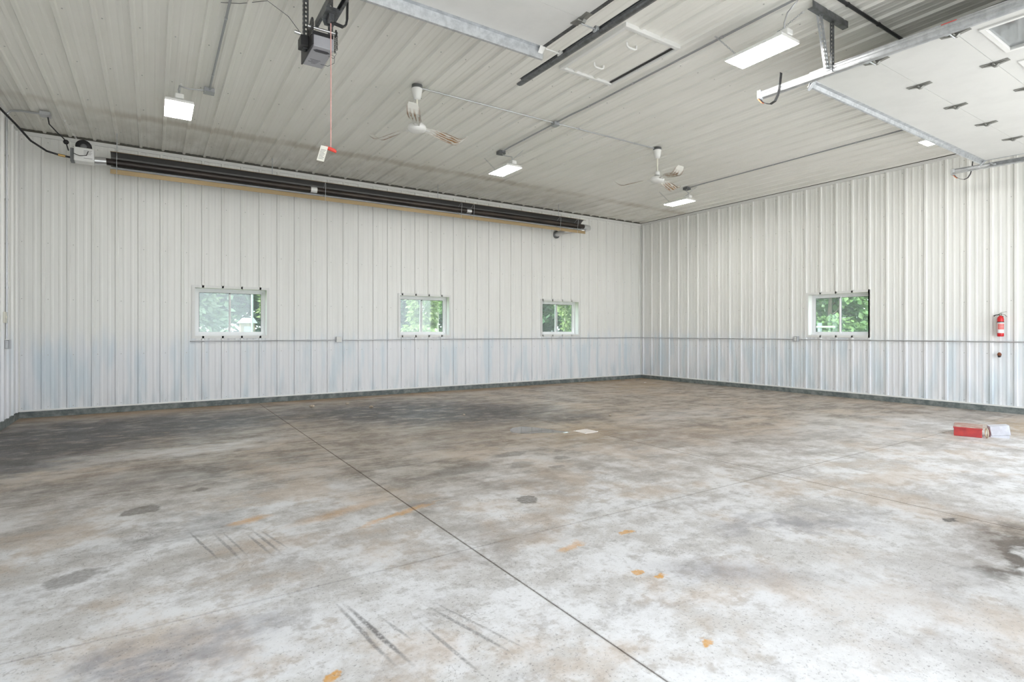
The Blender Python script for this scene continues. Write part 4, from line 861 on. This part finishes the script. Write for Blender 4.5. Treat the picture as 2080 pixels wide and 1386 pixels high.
# ------------------------------------------------------------------ outdoors
struct(MB().box(-60, 60, -60, YN-TH-.01, -.30, -.012).build('ground_apron', 'apron'), 'pale concrete apron outside the open doors')
struct(MB().box(-60, 70, YN-TH, 80, -.50, -.16).build('ground_lawn', 'grass'), 'grass outside the windows')
def tree(name, label, cat, x, y, h, rad, low, m, bark, n, size, cone=False, trunk=.14, droop=.3, group='trees outside'):
    r = thing(name, label, cat, (x, y, -.16), random.uniform(0, 6), group)
    q = MB(); q.tube([(0,0,0),(.03,.05,h*.3),(-.04,.02,h*.6),(0,0,h*.9)], [trunk, trunk*.8, trunk*.5, trunk*.15], 8)
    for k in range(7):
        a = k*2.4; z = low+(h*.75-low)*k/7; rr = rad*(1-z/h if cone else .7); q.tube([(0,0,z),(rr*.5*math.cos(a), rr*.5*math.sin(a), z+.15),(rr*.9*math.cos(a), rr*.9*math.sin(a), z+(.0 if cone else .45))], [trunk*.3, trunk*.2, .01], 5)
    q.build('trunk', bark, r)
    q = MB(); clumps = []
    for _ in range(60):
        z = random.uniform(low, h); k = (1-(z-low)/(h-low)) if cone else math.sqrt(max(.02, 1-((z-(low+h)/2)/((h-low)/2))**2))
        a = random.uniform(0, 2*PI); d = rad*k*random.uniform(.45, 1.0); clumps.append((d*math.cos(a), d*math.sin(a), z))
    for _ in range(n):
        c = random.choice(clumps); p = Vector(c)+Vector((random.gauss(0, rad*.14), random.gauss(0, rad*.14), random.gauss(0, h*.035)))
        if p.z < .1: p.z = .1+random.random()*.3
        out = Vector((p.x, p.y, 0)).normalized() if abs(p.x)+abs(p.y) > .01 else Vector((1,0,0))
        d = (out+Vector((random.uniform(-.7,.7), random.uniform(-.7,.7), random.uniform(-droop-.5, .4)))).normalized(); s_ = size*random.uniform(.6, 1.3); e = d.cross(Vector((random.uniform(-1,1), random.uniform(-1,1), 1))).normalized()*s_*.28
        q.add([p, p+d*s_*.5+e, p+d*s_, p+d*s_*.5-e], [(0,1,2,3)])
    q.build('foliage', m, r); return r
tree('spruce_tree', 'pale green spruce seen through the left half of the window below the heater', 'tree', -10.75, 8.0, 5.5, 1.5, .1, 'spruce', 'bark', 8000, .24, True, .10, .6)
tree('leafy_tree', 'bright leafy tree at the right edge of the window below the heater', 'tree', -8.0, 8.8, 4.6, .5, .9, 'bright', 'bark', 3000, .18, trunk=.06)
tree('leafy_tree', 'dark tree far behind the window below the heater', 'tree', -3.6, 52, 10, 5.5, .1, 'dark', 'bark', 12000, .95)
tree('leafy_tree', 'dark dense tree behind the middle window', 'tree', 1.4, 18.5, 5.2, 2.9, .1, 'dark', 'bark', 13000, .40)
tree('leafy_tree', 'yellow green tree hanging in front of the middle window', 'tree', -3.05, 8.0, 4.2, .5, 1.3, 'bright', 'palebark', 2200, .18, droop=1.2, trunk=.05)
tree('pale_trunk_tree', 'tree with a pale straight trunk in the right half of the middle window', 'tree', -1.30, 10.5, 6, .7, 2.6, 'mid', 'palebark', 2500, .18, trunk=.12)
tree('leafy_tree', 'mid green tree behind the pale trunk in the middle window', 'tree', 1.2, 13.2, 4.6, .9, .1, 'mid', 'bark', 4500, .24)
tree('leafy_tree', 'dark tree filling the back wall window nearest the corner', 'tree', 9.0, 14.5, 5.0, 2.6, .1, 'dark', 'bark', 14000, .38)
tree('leafy_tree', 'broad dark tree far behind the back wall window nearest the corner', 'tree', 14.6, 22, 5.5, 3.6, .1, 'dark', 'bark', 12000, .48)
tree('leafy_tree', 'bright drooping tree in the back wall window nearest the corner', 'tree', 4.2, 8.6, 4.4, .42, 1.6, 'bright', 'palebark', 1300, .20, droop=1.2, trunk=.06)
tree('leafy_tree', 'large soft green tree seen through the right wall window', 'tree', 14.0, 1.9, 4.8, 1.7, .3, 'mid', 'bark', 9000, .30, droop=.8)
tree('spruce_tree', 'blue green spruce at the left of the right wall window', 'tree', 19.0, 5.6, 6, 2.0, .1, 'spruce', 'bark', 8000, .32, True, .10)
tree('bush', 'low green bush under the middle window view', 'bush', -4.35, 5.6, 1.6, .75, .1, 'bright', 'bark', 3500, .13, trunk=.04, group='bushes outside')
tree('bush', 'low green bush behind the right wall window', 'bush', 10.6, .2, 1.45, .7, .1, 'mid', 'bark', 2200, .13, trunk=.04, group='bushes outside')
sh = thing('shed', 'small pale sloping roof of a shed seen through the window below the heater', 'shed', (-4.86, 40, -.16))
MB().box(-.55, .55, -.5, .5, 0, 2.2).build('wall', 'bark', sh); MB().prism([(-.72,2.18),(.72,2.18),(.42,2.62),(-.30,2.62)], (0,-.7,0), (1,0,0), (0,0,1), (0,1.4,0)).build('roof', 'roof', sh); MB().box(-.3, .3, -.52, -.50, 0, 1.9).build('door', 'siding', sh)
po = tag(MB().tube([(-9.12,6.2,-.16),(-9.12,6.2,5)], .03, 10).build('pole', 'outwhite'), 'white pole outside the window below the heater', 'pole')
fc_ = thing('rail_fence', 'white rail and grey post outside the right wall window', 'fence', (8.6, -.42, -.16))
MB().tube([(0,-.55,1.63),(0,2.6,1.63)], .035, 8).build('rail', 'outwhite', fc_)
for y in (0., 2.3): MB().tube([(.05,y,0),(.05,y,1.78)], .07, 10).build('post', 'siding', fc_)
